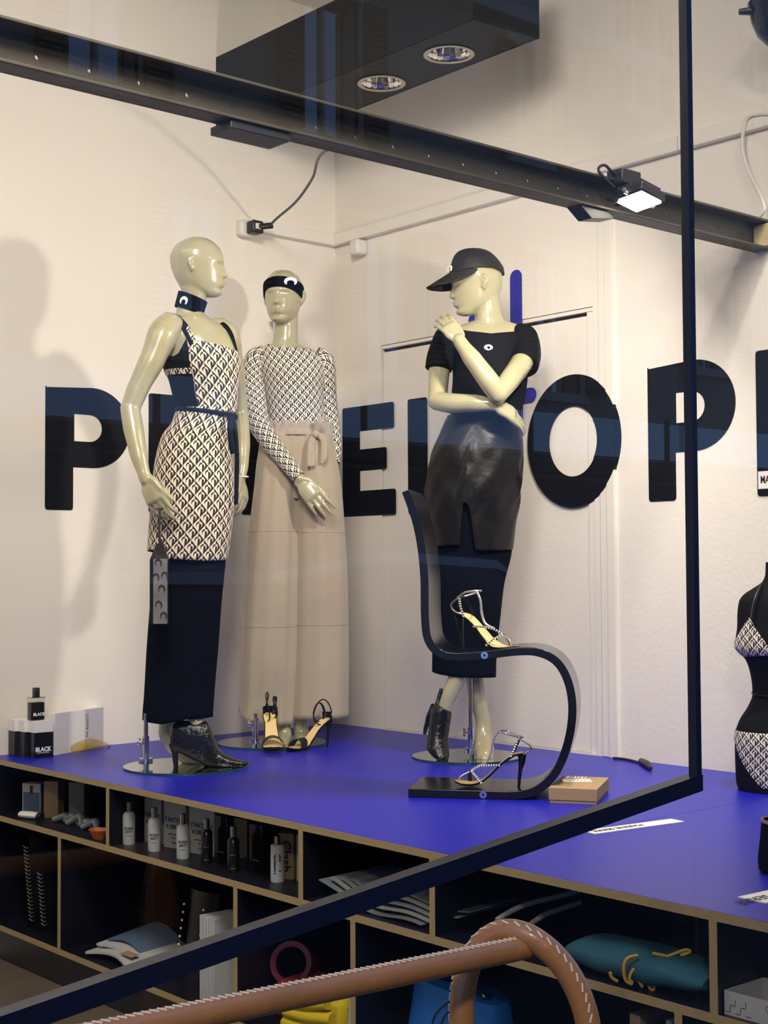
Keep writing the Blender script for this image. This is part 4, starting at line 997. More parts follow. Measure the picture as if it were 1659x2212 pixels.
mb = MB(); sil_loft(mb, P2, [(930, 564, 719, 0.0, 0.113), (945, 562, 720, 0.0, 0.116)], None, None, 4, 140, fold=lambda a, t: 0.012*math.sin(a*30), cap=False)
mb.build('waistband', 'suede', trs, solid=0.002)
for pts, w in (([J(682, 935, 0.12), J(690, 915, 0.135), J(694, 900, 0.14)], [0.010, 0.016, 0.004]), ([J(682, 936, 0.12), J(698, 950, 0.13), J(699, 985, 0.135), J(694, 1000, 0.135)], [0.008, 0.012, 0.013, 0.006]), ([J(680, 938, 0.12), J(672, 960, 0.132), J(672, 1005, 0.142), J(678, 975, 0.14)], [0.008, 0.013, 0.014, 0.006])):
    MB().tube(pts, w, 10, 6, (1.0, 0.3), nrm=TC).build('tie_end', 'suede', trs)
MB().ball(J(682, 938, 0.125), 0.014, sc=(1, 1, 1.1)).build('tie_knot', 'suede', trs)

# ---------------------------------------------------------------- 3: mannequin with cap, T-shirt and leather skirt
P3 = onz(1010, 1636)
m3 = empty('mannequin', (P3[0], P3[1], 0.0), 'mannequin in black cap, black T-shirt and leather skirt with crossed arms', 'mannequin')
base_plate(m3, P3, 1017.5, 1470, 1634, 0.197)
J = lambda x, y, v=0.0: pl(x, y, P3, v)
b = MB()
T3 = [(694, 1012, 1104, 0.0, 0.045), (703, 985, 1128, 0.0, 0.060), (714, 966, 1148, 0.0, 0.076), (740, 964, 1150, 0.0, 0.098), (780, 974, 1146, 0.0, 0.112), (810, 978, 1141, 0.0, 0.112), (858, 975, 1135, 0.0, 0.098), (895, 973, 1126, 0.0, 0.090), (930, 968, 1124, 0.0, 0.095)]
sil_loft(b, P3, [(r[0], r[1]+7, r[2]-7, r[3], r[4]-0.012) for r in T3]+[(1000, 945, 1115, 0.0, 0.09), (1060, 950, 1105, 0.0, 0.08)], nl=50, na=48)
W3 = head(b, J(1038, 679), (-1.0, 0.10), -0.10, 0.0, 1.0)
b.limb([J(1052, 645), J(1054, 672), J(1057, 698), J(1058, 722)], [0.046, 0.0475, 0.054, 0.066], 24, 6)
# arm on the right: upper arm down, forearm raised to the other shoulder
b.limb([J(1135, 735, 0.02), J(1131, 775, 0.09), J(1105, 815, 0.17), J(1077, 851, 0.225)], [0.046, 0.041, 0.038, 0.033], 22, 6)
b.limb([J(1075, 851, 0.225), J(1055, 822, 0.235), J(1024, 780, 0.225), J(1000, 748, 0.205), J(992, 735, 0.198)], [0.034, 0.037, 0.033, 0.0255, 0.0235], 22, 6)
hand(b, J(993, 737, 0.20), J(960, 693, 0.165)-J(993, 737, 0.20), TC*0.75+UPV*0.55-RT*0.1, 1, (0.30, 0.33, 0.33, 0.35), 0.09, (0.20, 0.30), 0.88)
# arm on the left: hanging upper arm, forearm across the waist
b.limb([J(962, 735, 0.0), J(951, 780, 0.02), J(947, 830, 0.05), J(944, 866, 0.09)], [0.046, 0.040, 0.036, 0.033], 22, 6)
b.limb([J(944, 866, 0.09), J(975, 871, 0.13), J(1020, 871, 0.17), J(1058, 873, 0.19), J(1072, 874, 0.19)], [0.034, 0.036, 0.032, 0.025, 0.0235], 22, 6)
hand(b, J(1070, 873, 0.19), J(1110, 896, 0.15)-J(1070, 873, 0.19), TC*0.75+UPV*0.55+RT*0.3, 1, (0.22, 0.24, 0.26, 0.3), 0.05, (0.10, 0.25), 0.98)
# crossed lower legs
b.limb([J(1060, 1040, 0), J(1040, 1200, 0), J(1012, 1360, 0.03), J(992, 1450, 0.05), J(976, 1490, 0.06), J(962, 1525, 0.065), J(955, 1560, 0.07)], [0.06, 0.045, 0.042, 0.033, 0.028, 0.0245, 0.022], 20, 5)
b.limb([J(1000, 1040, 0), J(1005, 1200, -0.01), J(1015, 1360, -0.03), J(1024, 1450, -0.02), J(1032, 1508, -0.02), J(1043, 1556, -0.015), J(1045, 1592, 0.0), J(1046, 1618, 0.035), J(1047, 1637, 0.085), J(1047, 1641, 0.11)], [0.06, 0.045, 0.044, 0.032, 0.031, 0.0265, 0.031, 0.036, 0.030, 0.016], 20, 5, (1.0, 1.0), TC)
fused(b, 'body', 'skin', m3)
# T-shirt: body and two sleeves
mb = MB(); sil_loft(mb, P3, T3, lambda t: np.interp(math.degrees(t), [-90, -20, 20, 60, 90, 120, 160, 200, 270], [693, 704, 711, 724, 729, 722, 708, 702, 693]), None, 50, 90, cap=False)
ts = mb.build('t_shirt', 'black_jersey', m3, solid=0.003)
for pts, rr in (([J(1112, 728, 0.0), J(1128, 738, 0.015), J(1135, 765, 0.055), J(1130, 790, 0.100)], [0.056, 0.060, 0.056, 0.055]), ([J(988, 728, 0.0), J(968, 738, 0.005), J(953, 768, 0.02), J(947, 799, 0.03)], [0.054, 0.055, 0.050, 0.049])):
    mb = MB().tube(pts, rr, 30, 6); mb.ball(pts[1]+UPV*0.006, rr[1]*0.99, 24, 16); fused(mb, 't_shirt_sleeve', 'black_jersey', m3, 0.004, 8)
e0 = J(1055, 750.5, 0.108); nn = TC*0.97+UPV*0.15; nn /= np.linalg.norm(nn); exx = np.cross(UPV, nn); exx /= np.linalg.norm(exx); eyy = np.cross(nn, exx)
em = MB().prism(arc(0, 0, 0.0155, 0.0105, 0, 2*math.pi, 33)[:-1], e0, exx, eyy, nn, 0.0015, [arc(0.001, -0.001, 0.0055, 0.0052, 0, 2*math.pi, 21)[:-1]]); em.build('shirt_emblem', 'white_print', ts, smooth=False)
# leather skirt over a slim black skirt
SKL = [(897, 967, 1126, 0.0, 0.098), (920, 955, 1127, 0.0, 0.105), (956, 940, 1128, 0.0, 0.116), (986, 931, 1130, 0.0, 0.122), (1026, 923, 1131, 0.0, 0.124), (1063, 919, 1126, 0.0, 0.123), (1124, 926, 1116, 0.0, 0.118), (1192, 940, 1107, 0.0, 0.112)]
def wr(a, t):
    return 0.024*(1-t*0.5)*(math.sin(a*3+t*9)+0.8*math.sin(a*6-t*17+1)+0.6*math.sin(a*11+t*23))*max(0.15, math.sin(math.pi*min(1, (1-t)*1.05+0.05)))
mb = MB(); sil_loft(mb, P3, SKL, None, lambda t: np.interp(math.degrees(t), [-90, 0, 84, 90, 96, 104, 112, 180, 270], [1187, 1187, 1191, 1190, 1100, 1085, 1180, 1180, 1185]), 70, 150, fold=wr, cap=False)
mb.build('leather_skirt', 'black_leather', m3, solid=0.003)
SKP = [(1060, 930, 1118, 0.0, 0.105), (1195, 941, 1105, 0.0, 0.098), (1263, 937, 1089, 0.0, 0.095), (1340, 935, 1080, 0.0, 0.093), (1401, 934, 1073, 0.0, 0.092), (1464, 933, 1071, 0.0, 0.092)]
mb = MB(); sil_loft(mb, P3, SKP, None, lambda t: np.interp(math.degrees(t), [-90, 0, 90, 180, 270], [1458, 1463, 1460, 1450, 1452]), 40, 90, fold=lambda a, t: 0.012*(1-t)*math.sin(a*4), cap=False)
mb.build('pencil_skirt', 'black_cloth', m3, solid=0.003)
MB().tube([J(1062, 905, 0.108), J(1090, 899, 0.10), J(1118, 905, 0.07), J(1125, 908, 0.03)], 0.010, 10, 5, (1, 0.35), nrm=TC).build('waistband', 'black_leather', m3)
# cap
CAPR = [(537.0, 1012, 1030, 0.0, 0.008), (538.5, 1003, 1041, 0.0, 0.024), (545, 988, 1058, 0.0, 0.048), (556, 979, 1071, 0.0, 0.064), (570, 974, 1082, 0.0, 0.076), (582, 971, 1088, 0.0, 0.081), (600, 969, 1090, 0.0, 0.083)]
mb = MB(); sil_loft(mb, P3, CAPR, None, lambda t: np.interp(math.degrees(t), [-90, 0, 60, 90, 135, 180, 225, 270], [588, 595, 586, 586, 592, 596, 592, 586]), 26, 72, fold=lambda a, t: 0.012*(1-t)*math.sin(a*3+t*5)); cp = mb.build('cap', 'cap_leather', m3)
mb = MB(); R = []
cc0 = J(1029.5, 592, 0.0)
for k in range(9):
    t = k/8; ring = []
    for a in np.linspace(rad(91), rad(269), 45):
        ca_, sa_ = math.cos(a), math.sin(a); w = max(0.0, math.cos(a-math.pi))**0.75
        L = 0.085*w*t
        ring.append(cc0+RT*ca_*(0.0985+L)+TC*sa_*(0.082+L*0.25)+UPV*(0.004-0.62*L-0.9*L*abs(sa_)**2*0.4))
    R.append(ring)
mb.rings(R, cap=False, closed=False); mb.build('cap_brim', 'cap_leather', cp, solid=0.004)
q = J(973, 582, 0.030)-RT*0.004
nn = -RT*0.86+TC*0.5+UPV*0.15; nn /= np.linalg.norm(nn); exx = np.cross(UPV, nn); exx /= np.linalg.norm(exx)
crescent_emblem('cap_emblem', J(972.5, 581, 0.036), exx, np.cross(nn, exx), 0.013, 'white_print', cp, 0.004)
# pointed boot on the crossing foot, toe down
bt = MB(); sil_loft(bt, P3, [(1518, 940, 976, 0.065, 0.030), (1541, 929, 976, 0.068, 0.036), (1570, 926, 972, 0.075, 0.036), (1592, 924, 969, 0.085, 0.036), (1615, 922, 970, 0.10, 0.036), (1630, 930, 971, 0.115, 0.033), (1642, 944, 968, 0.13, 0.022), (1651, 958, 963, 0.14, 0.008)], lambda t: 1528-10*math.cos(t)*-1, None, 30, 40)
bt.tube([J(942, 1528, 0.035), J(932, 1545, 0.02), J(921, 1568, 0.01), J(917, 1587, 0.005)], [0.022, 0.018, 0.009, 0.006], 12, 5)
bt.tube([J(946, 1522, 0.05), J(949, 1505, 0.045), J(953.5, 1487, 0.04)], [0.012, 0.009, 0.007], 10, 5, (1.0, 0.5), nrm=TC)
fused(bt, 'ankle_boot', 'croc', m3, 0.0025, 3)

# ---------------------------------------------------------------- black torso form at the right
PT = onz(1640, 1706)
tf = empty('torso_form', (PT[0]+RT[0]*0.08, PT[1]+RT[1]*0.08, 0.0), 'headless black torso form in moon-print bikini standing on the blue top', 'torso form')
TXC = 1698
prof = [(1214, 1655), (1240, 1654), (1256, 1648), (1270, 1628), (1285, 1606), (1300, 1597), (1330, 1594), (1352, 1594), (1380, 1591), (1397, 1590), (1412, 1600), (1425, 1612), (1450, 1621), (1480, 1626), (1500, 1627), (1525, 1618), (1556, 1599), (1580, 1591), (1605, 1589), (1650, 1590), (1690, 1592), (1706, 1597)]
dps = [0.05, 0.052, 0.055, 0.06, 0.075, 0.088, 0.102, 0.112, 0.122, 0.122, 0.114, 0.105, 0.092, 0.085, 0.085, 0.092, 0.105, 0.115, 0.12, 0.118, 0.115, 0.112]
TT = [(p, x, 2*TXC-x, 0.0, d) for (p, x), d in zip(prof, dps)]
mb = MB(); sil_loft(mb, PT, TT, None, None, 90, 72); mb.build('form', 'black_jersey', tf)
mb = MB(); sil_loft(mb, PT, TT, lambda t: np.interp(math.degrees(t), [120, 148, 176, 200], [1398, 1332, 1376, 1392]), lambda t: np.interp(math.degrees(t), [120, 176, 200], [1412, 1418, 1408]), 16, 40, a0=rad(122), a1=rad(196), cap=False, grow=0.003)
mb.build('bikini_cup', 'pat2', tf, solid=0.002)
mb = MB(); sil_loft(mb, PT, TT, lambda t: np.interp(math.degrees(t), [-20, 60, 120, 200], [1334, 1400, 1332, 1376])*0+np.interp(math.degrees(t), [-16, 4, 32, 58], [1392, 1376, 1332, 1398]), lambda t: 1414, 16, 40, a0=rad(-16), a1=rad(58), cap=False, grow=0.003)
mb.build('bikini_cup', 'pat2', tf, solid=0.002)
mb = MB(); sil_loft(mb, PT, TT, lambda t: 1577.0, lambda t: np.interp(math.degrees(t), [-40, 0, 50, 90, 130, 160, 180, 220], [1602, 1600, 1690, 1696, 1694, 1640, 1600, 1602]), 24, 90, a0=rad(-40), a1=rad(220), cap=False, grow=0.003)
mb.build('bikini_brief', 'pat2', tf, solid=0.002)
mb = MB(); sil_loft(mb, PT, TT, lambda t: 1496+3*math.sin(t), lambda t: 1501+3*math.sin(t), 2, 60, cap=False, grow=0.003); mb.build('waist_cord', 'black_leather', tf, solid=0.002)
mb = MB().tube([pl(1646, 1262, PT, 0.045), pl(1632, 1295, PT, 0.085), pl(1624, 1335, PT, 0.10)], 0.006, 8, 5, (1, 0.4), nrm=TC); mb.build('strap', 'black_leather', tf)

# ================================================================== BENT STRIP CHAIR
PC = np.array([1.736, -1.133, 0.0]); CH = np.array([.783, .622, 0]); CN = np.array([-.622, .783, 0])
prof = [(-0.003, 0.906), (0.026, 0.823), (0.043, 0.741), (0.052, 0.644), (0.053, 0.535), (0.061, 0.467), (0.090, 0.428), (0.138, 0.414), (0.230, 0.419), (0.316, 0.430), (0.383, 0.429), (0.437, 0.404), (0.470, 0.352), (0.484, 0.281), (0.478, 0.201), (0.454, 0.120), (0.420, 0.062), (0.366, 0.023), (0.305, 0.0125), (0.223, 0.0125), (0.108, 0.0125), (0.0, 0.0125)]
pp, _ = catmull(np.array([(a, b, 0) for a, b in prof]), np.zeros(len(prof)), 5)
pp = pp[:, :2]; tt = np.gradient(pp, axis=0); tt /= np.linalg.norm(tt, axis=1)[:, None]; nn2 = np.stack([-tt[:, 1], tt[:, 0]], 1)
TH = 0.012
chair = empty('strip_chair', PC+CH*0.22+CN*0.125, 'glossy black cantilever chair bent from one wide strip', 'chair')
R = []
for p, n in zip(pp, nn2):
    R.append([PC+CH*(p[0]+n[0]*s)+UPV*max(0.0, p[1]+n[1]*s)+CN*w for s, w in ((-TH, 0.0), (TH, 0.0), (TH, 0.25), (-TH, 0.25))])
MB().rings(R).build('bent_strip', 'black_gloss', chair, ang=0.5, bevel=0.002)
for s_, z_ in ((0.230, 0.419), (0.223, 0.0125)):
    c = PC+CH*s_+UPV*z_
    bo = MB().tube([c+CN*0.006, c-CN*0.003], 0.0105, 20, 1).build('bolt', 'chrome', chair)
    MB().tube([c-CN*0.003, c-CN*0.0036], 0.0045, 6, 1).build('bolt_socket', 'black_print', bo)
seat_z = 0.432

# ================================================================== SANDALS
def ribbon(mb, path, hws, th, lift=0.0, seg=5):
    """sole strip along path (x, z), half widths in y"""
    p = np.array([(a, 0, b) for a, b in path]); p, w = catmull(p, np.array(hws, float), seg)
    T = np.gradient(p, axis=0); T /= np.linalg.norm(T, axis=1)[:, None]; R = []
    for q, t, h in zip(p, T, w):
        n = np.array([-t[2], 0, t[0]]); q = q+n*lift
        R.append([q+np.array([0, -h, 0])+n*th, q+np.array([0, h, 0])+n*th, q+np.array([0, h*0.96, 0]), q+np.array([0, -h*0.96, 0])])
    return mb.rings(R)
SOLE = [(-0.004, 0.098), (0.025, 0.091), (0.060, 0.066), (0.095, 0.032), (0.120, 0.013), (0.145, 0.006), (0.175, 0.006), (0.200, 0.011)]
HWS = [0.014, 0.022, 0.019, 0.022, 0.030, 0.035, 0.031, 0.008]
def arch(mb, x0, x1, h, w, rad_, flat, n=13, z0=0.012, tilt=0.0, seg=10):
    """strap from side to side"""
    pts = [(x0+(x1-x0)*k/(n-1)+tilt*math.sin(math.pi*k/(n-1)), w*math.cos(math.pi*k/(n-1)), z0+h*math.sin(math.pi*k/(n-1))) for k in range(n)]
    return mb.tube(pts, rad_, seg, 2, flat, nrm=(0, 0, 1))
def sandal(kind, loc, heading, label, group, mirror=1, sc=1.0):
    r = empty('sandal', loc, label, 'sandal', group, rz=math.atan2(heading[1], heading[0])); r['local_parts'] = True
    r.scale = (sc, sc*mirror, sc)
    ribbon(MB(), SOLE, [h+0.0015 for h in HWS], 0.005).build('sole', 'black_leather', r)
    ribbon(MB(), SOLE, [h-0.001 for h in HWS], 0.0015, 0.005).build('insole', 'gold_insole', r)
    MB().tube([(0.000, 0, 0.097), (0.000, 0, 0.080), (0.006, 0, 0.045), (0.010, 0, 0.0)], [0.014, 0.0105, 0.0055, 0.0042], 12, 5).build('stiletto_heel', 'black_gloss', r)
    ribbon(MB(), SOLE[1:5], [h-0.002 for h in HWS[1:5]], 0.0008, -0.0012).build('red_underside', 'red_sole', r)
    ang = np.linspace(0, 2*math.pi, 25)[:-1]
    if kind == 'ring':
        mb = MB(); arch(mb, 0.158, 0.150, 0.032, 0.036, 0.0125, (0.22, 1.0), tilt=-0.006)
        mb = MB()
        R = []
        for k in range(15):
            a = math.pi*k/14; c = np.array([0.0, 0.037*math.cos(a), 0.010+0.030*math.sin(a)])
            R.append([c+np.array([0.166-0.012*math.sin(a), 0, 0]), c+np.array([0.140-0.018*math.sin(a), 0, 0.004*math.sin(a)]), c*np.array([1, 0.93, 1])+np.array([0.140-0.018*math.sin(a), 0, 0.0035*math.sin(a)-0.0015]), c*np.array([1, 0.93, 1])+np.array([0.166-0.012*math.sin(a), 0, -0.0015])])
        mb.rings(R).build('toe_band', 'black_leather', r)
        R = []
        for k in range(15):
            a = math.pi*(k/14-0.5); c = np.array([0.012-0.022*math.cos(a), 0.022*math.sin(a), 0.100])
            R.append([c, c+np.array([0.002, 0, 0.026]), c*np.array([1, .9, 1])+np.array([0.004, 0, 0.026]), c*np.array([1, .9, 1])+np.array([0.002, 0, 0])])
        MB().rings(R).build('heel_counter', 'black_leather', r)
        MB().tube([(0.040+0.043*math.cos(a), 0.010+0.006*math.sin(2*a), 0.128+0.046*math.sin(a)) for a in ang], 0.0024, 8, 1, loop=True).build('ankle_strap', 'black_leather', r)
        MB().tube([(0.034+0.026*math.cos(a), -0.016+0.004*math.sin(2*a), 0.126+0.034*math.sin(a)) for a in ang], 0.0032, 8, 1, (1.6, 0.6), loop=True).build('ankle_strap', 'black_leather', r)
        MB().box((0.002, 0.022, 0.118), (0.010, 0.003, 0.010)).build('buckle', 'silver_strap', r)
    else:
        def crystals(pts, nm):
            p, _ = catmull(np.array(pts, float), np.zeros(len(pts)), 8); mb = MB(); q = 0
            d = np.concatenate([[0], np.cumsum(np.linalg.norm(np.diff(p, axis=0), axis=1))])
            for s_ in np.arange(0, d[-1], 0.0075):
                c = np.array([np.interp(s_, d, p[:, i]) for i in range(3)])
                mb.ball(c, 0.0042, 6, 4)
            o = mb.build(nm, 'crystal', r, ang=0.2); o['kind'] = 'stuff'
            MB().tube(pts, 0.0028, 8, 5).build('strap', 'black_leather', r)
        crystals([(0.030, -0.021, 0.094), (0.018, -0.020, 0.122), (0.008, -0.012, 0.150)], 'crystal_row')
        crystals([(0.066, -0.020, 0.066), (0.100, -0.024, 0.066), (0.130, -0.014, 0.060), (0.152, 0.0, 0.045)], 'crystal_row')
        crystals([(0.118, -0.032, 0.016), (0.136, -0.020, 0.034), (0.152, 0.0, 0.046)], 'crystal_row')
        MB().tube([(0.152, 0.0, 0.046), (0.158, 0.014, 0.030), (0.158, 0.026, 0.012)], 0.006, 8, 5, (1, 0.3), nrm=(0, 0, 1)).build('toe_strap', 'black_leather', r)
        MB().tube([(0.008, -0.012, 0.150), (0.006, 0.012, 0.148), (0.020, 0.024, 0.120), (0.030, 0.021, 0.094)], 0.004, 8, 5, (1.5, 0.4)).build('strap', 'black_leather', r)
        MB().tube([(0.010, -0.014, 0.150), (0.045, -0.030, 0.162), (0.072, 0.0, 0.166), (0.045, 0.030, 0.162), (0.010, 0.014, 0.150), (-0.004, 0.0, 0.148)], 0.0028, 8, 5, loop=True).build('ankle_strap', 'silver_strap', r)
        MB().tube([(0.070, -0.012, 0.164), (0.084, -0.014, 0.140), (0.090, -0.016, 0.105), (0.104, -0.018, 0.075), (0.130, -0.012, 0.062)], 0.0034, 8, 6).build('instep_strap', 'silver_strap', r)
        MB().tube([(0.010, -0.018, 0.146), (-0.022, -0.010, 0.128), (-0.026, 0.0, 0.112), (-0.006, 0.006, 0.098)], 0.0026, 8, 6).build('heel_strap', 'silver_strap', r)
        MB().tube([(0.156, -0.004, 0.044), (0.182, -0.012, 0.030), (0.188, -0.014, 0.012)], 0.0018, 8, 6).build('toe_loop', 'silver_strap', r)
    return r
hd = CH[:2]
hs = CH*0.86-CN*0.50
sandal('crystal', PC+CH*0.135+CN*0.165+UPV*(seat_z-0.0045), hs[:2], 'crystal-trimmed black sandal standing on the seat of the strip chair', 'crystal sandals', 1, 1.08)
sandal('crystal', PC+CH*0.330+CN*0.075+UPV*0.0250, -hd, 'crystal-trimmed black sandal standing on the foot of the strip chair', 'crystal sandals', -1, 1.0)
J = lambda x, y, v=0.0: pl(x, y, P2, v)
uv2 = lambda u, v: (RT*u+TC*v)[:2]
PS = onz(583, 1606, 0.0075); sandal('ring', PS+TC*0.030, uv2(0.16, 0.98), 'black sandal with gold insole in front of the beige trousers, toe to the window', 'strap ring sandals', -1, 1.16)
PS = onz(711, 1613, 0.0); sandal('ring', PS, uv2(-0.72, 0.70), 'black sandal with gold insole beside the beige trousers, heel off the base plate', 'strap ring sandals', 1, 1.05)

# ================================================================== SMALL THINGS ON THE TOP
kb = empty('kraft_box', (2.13, -0.77, 0), 'flat brown kraft card box beside the foot of the strip chair', 'box')
c3 = [onz(1185, 1734), onz(1290, 1738.5), onz(1307, 1711)]
exk = c3[1]-c3[0]; exk[2] = 0; wk = np.linalg.norm(exk); exk /= wk; eyk = np.array([-exk[1], exk[0], 0]); dk = abs((c3[2]-c3[1])@eyk)
ck = c3[0]+exk*wk/2+eyk*dk/2
MB().box(ck+UPV*0.0065, (wk-0.006, dk-0.006, 0.013), ax=(exk, eyk, UPV)).build('tray', 'kraft', kb)
MB().box(ck+UPV*0.026, (wk, dk, 0.036), ax=(exk, eyk, UPV)).build('lid', 'kraft', kb, bevel=0.0015)
hc = empty('hair_clip_card', ck+UPV*0.044, 'cream card of hair pins lying on the kraft box', 'hair pins')
c = ck+UPV*0.0455-exk*0.012+eyk*0.02
MB().box(c, (0.085, 0.055, 0.002), ax=(exk*0.94+eyk*0.34, eyk*0.94-exk*0.34, UPV)).build('card', 'paper', hc)
for k in range(6):
    q = c+exk*(k-2.5)*0.0105+UPV*0.002
    MB().tube([q-eyk*0.018, q-eyk*0.008+UPV*0.009, q+eyk*0.004+UPV*0.004, q+eyk*0.016+UPV*0.009, q+eyk*0.022+UPV*0.001], 0.0013, 6, 3).build('hair_pin', 'gold_insole' if k % 2 else 'pearl', hc)
pc = [onz(1325, 1640.5), onz(1350, 1643), onz(1372, 1648), onz(1388, 1653)]
pg = empty('power_plug', pc[2], 'black plug on a short cable lying against the back wall', 'plug')
MB().tube([p+UPV*0.005 for p in pc], 0.0045, 8).build('cable', 'black_plastic', pg)
MB().tube([onz(1385, 1651)+UPV*0.012, onz(1398, 1659)+UPV*0.013, onz(1406, 1666)+UPV*0.009], [0.010, 0.0125, 0.006], 12, 4).build('plug_body', 'black_plastic', pg)
# name cards
def name_card(a, b, c, txt, label, flip):
    a, b, c = [np.array(q) for q in (a, b, c)]
    ex = b-a; L = np.linalg.norm(ex); ex /= L; ey = c-a; ey = ey-ex*(ex@ey); Wd = np.linalg.norm(ey); ey /= Wd
    r = empty('name_card', a+(ex*L+ey*Wd)/2, label, 'card', 'name cards')
    MB().box(a+ex*L/2+ey*Wd/2+UPV*0.001, (L, Wd, 0.002), ax=(ex, ey, UPV)).build('card', 'paper', r)
    o = a+ex*L*0.32+ey*Wd/2+UPV*0.0024
    sg = -1 if flip else 1
    tx, ty = ex*sg, ey*sg
    if np.cross(tx, ty)[2] < 0: ty = -ty
    text('lettering', txt, Wd*0.52, o, tx, ty, 'black_print', r, depth=0.0006, bold=0.0)
name_card(onz(1257, 1796), onz(1449, 1770), onz(1289, 1802), 'MARINE SERRE', 'long white name card lying on the blue top beside the panel seam', True)
name_card(onz(1594, 1939), onz(1750, 1905), onz(1652, 1953), 'MARINE SERRE', 'white name card at the front edge of the blue top', True)
wl_ = empty('wall_label', (2.25, -0.003, 0.926), 'white name label stuck on the foot of the wall letter E', 'label')
MB().bounds(2.186+0.004, 2.186+0.30, -0.0042, -0.003, 0.928, 0.985).build('card', 'paper', wl_)
text('lettering', 'MARINE SERRE', 0.033, (2.199, -0.0045, 0.957), X3, Z3, 'black_print', wl_, align='LEFT', depth=0.0006, bold=0.0008, sx=0.72)
# black bootie at the right edge
PB = onz(1645, 1884)+RT*0.055
bo = empty('black_bootie', PB, 'black felt bootie with tan lining beside the front name card', 'shoe')
MB().lathe([(0.050, 0.0), (0.060, 0.006), (0.061, 0.03), (0.056, 0.07), (0.052, 0.112), (0.047, 0.114), (0.046, 0.03), (0.0, 0.02)], PB, 28).build('shaft', 'black_cloth', bo)
MB().tube([PB+RT*0.02+UPV*0.030, PB+RT*0.08+UPV*0.028, PB+RT*0.13+UPV*0.022], [0.048, 0.042, 0.026], 18, 5, (1.0, 0.6), nrm=UPV).build('vamp', 'black_cloth', bo)
MB().lathe([(0.0462, 0.06), (0.0495, 0.1155), (0.0525, 0.1155), (0.0525, 0.110)], PB, 28, ring=True).build('lining', 'tan_card', bo)

# ---- perfume group at the left wall
FXc = 0.165; W_, D_ = 0.076, 0.048
for k in range(3):
    x1 = FXc-k*(D_+0.001); y0 = -1.5325-k*0.014
    r = empty('perfume_carton', (x1-D_/2, y0+W_/2, 0), ('black and white perfume carton carrying the bottle, nearest the shelf edge', 'middle perfume carton of the row at the left wall', 'perfume carton touching the left wall, last of the row')[k], 'carton', 'black and white perfume cartons')
    MB().bounds(x1-D_, x1, y0, y0+W_, 0.0, 0.090).build('carton_base', 'black_gloss' if k == 0 else 'black_plastic', r, bevel=0.001)
    MB().bounds(x1-D_-0.0004, x1+0.0004, y0-0.0004, y0+W_+0.0004, 0.090, 0.132).build('carton_lid', 'paper', r, bevel=0.001)
    if k == 0: text('lettering', 'BLACK', 0.0215, (x1+0.0006, y0+W_*0.47, 0.029), Y3, Z3, 'white_print', r, bold=0.0009, depth=0.0006, sx=0.93); text('small_lettering', 'comme parfums', 0.0075, (x1+0.0006, y0+W_*0.47, 0.018), Y3, Z3, 'white_print', r, depth=0.0005)
pb = empty('perfume_bottle', (0.130, -1.505, 0.132), 'square black perfume bottle standing on the carton', 'bottle', 'square black perfume bottles')
cb = np.array([0.130, -1.508, 0.1322])
MB().box(cb+UPV*0.0335, (0.032, 0.052, 0.064), ax=(X3, Y3, UPV)).build('black_fill', 'black_gloss', pb, bevel=0.003)
MB().box(cb+UPV*0.041, (0.036, 0.0565, 0.082), ax=(X3, Y3, UPV)).build('glass', 'bottle_glass', pb, bevel=0.003)
MB().box(cb+UPV*0.0825, (0.036, 0.0565, 0.002), ax=(X3, Y3, UPV)).build('shoulder', 'brushed', pb)
MB().box(cb+UPV*0.1005, (0.020, 0.020, 0.034), ax=(X3, Y3, UPV)).build('cap', 'black_plastic', pb, bevel=0.001)
text('lettering', 'BLACK', 0.0150, cb+np.array([0.0184, 0.003, 0.022]), Y3, Z3, 'white_print', pb, bold=0.0006, depth=0.0005)
wa, wb2 = onz(118, 1632), onz(223, 1612.5); exw = wb2-wa; exw[2] = 0; LW = np.linalg.norm(exw); exw /= LW; eyw = np.array([-exw[1], exw[0], 0])
wbx = empty('white_carton', wa+exw*LW/2+eyw*0.05, 'large white carton with vertical lettering leaning near the left wall', 'carton')
dW = 0.042
hW = 0.152
MB().box(wa+exw*LW/2+eyw*dW/2+UPV*hW/2, (LW, dW, hW), ax=(exw, eyw, UPV)).build('carton', 'paper', wbx, bevel=0.001)
MB().box(wa+exw*LW*0.80-eyw*0.0004+UPV*hW/2, (LW*0.39, 0.0006, hW*0.985), ax=(exw, eyw, UPV)).build('grey_panel', mat('pale_grey_card', (0.55, 0.54, 0.56), 0.7, bump=0.02), wbx)
text('lettering', 'COMME des', 0.0170, wa+exw*LW*0.655-eyw*0.0010+UPV*0.090, -UPV, exw, 'black_print', wbx, depth=0.0005, sx=1.0)
ab = empty('amber_bottle', onz(175, 1628), 'faceted amber perfume bottle lying in front of the white carton', 'bottle')
A0, A1 = onz(150, 1630)-eyw*0.0, onz(228, 1613)
dA = A1-A0; dA[2] = 0; LA = np.linalg.norm(dA); dA /= LA
o2 = np.array([dA[1], -dA[0], 0])*0.014
MB().tube([A0+o2+UPV*0.014, A0+dA*LA*0.10+o2+UPV*0.022, A0+dA*LA*0.45+o2+UPV*0.024, A0+dA*LA*0.55+o2+UPV*0.022, A0+dA*LA*0.85+o2+UPV*0.014, A0+dA*LA*0.93+o2+UPV*0.011], [0.009, 0.019, 0.0225, 0.0215, 0.0105, 0.007], 8, 2).build('bottle', 'amber_glass', ab, ang=0.2)
MB().tube([A0+dA*LA*0.93+o2+UPV*0.011, A0+dA*LA*1.03+o2+UPV*0.010], 0.0075, 14, 1).build('cap', 'white_plastic', ab)

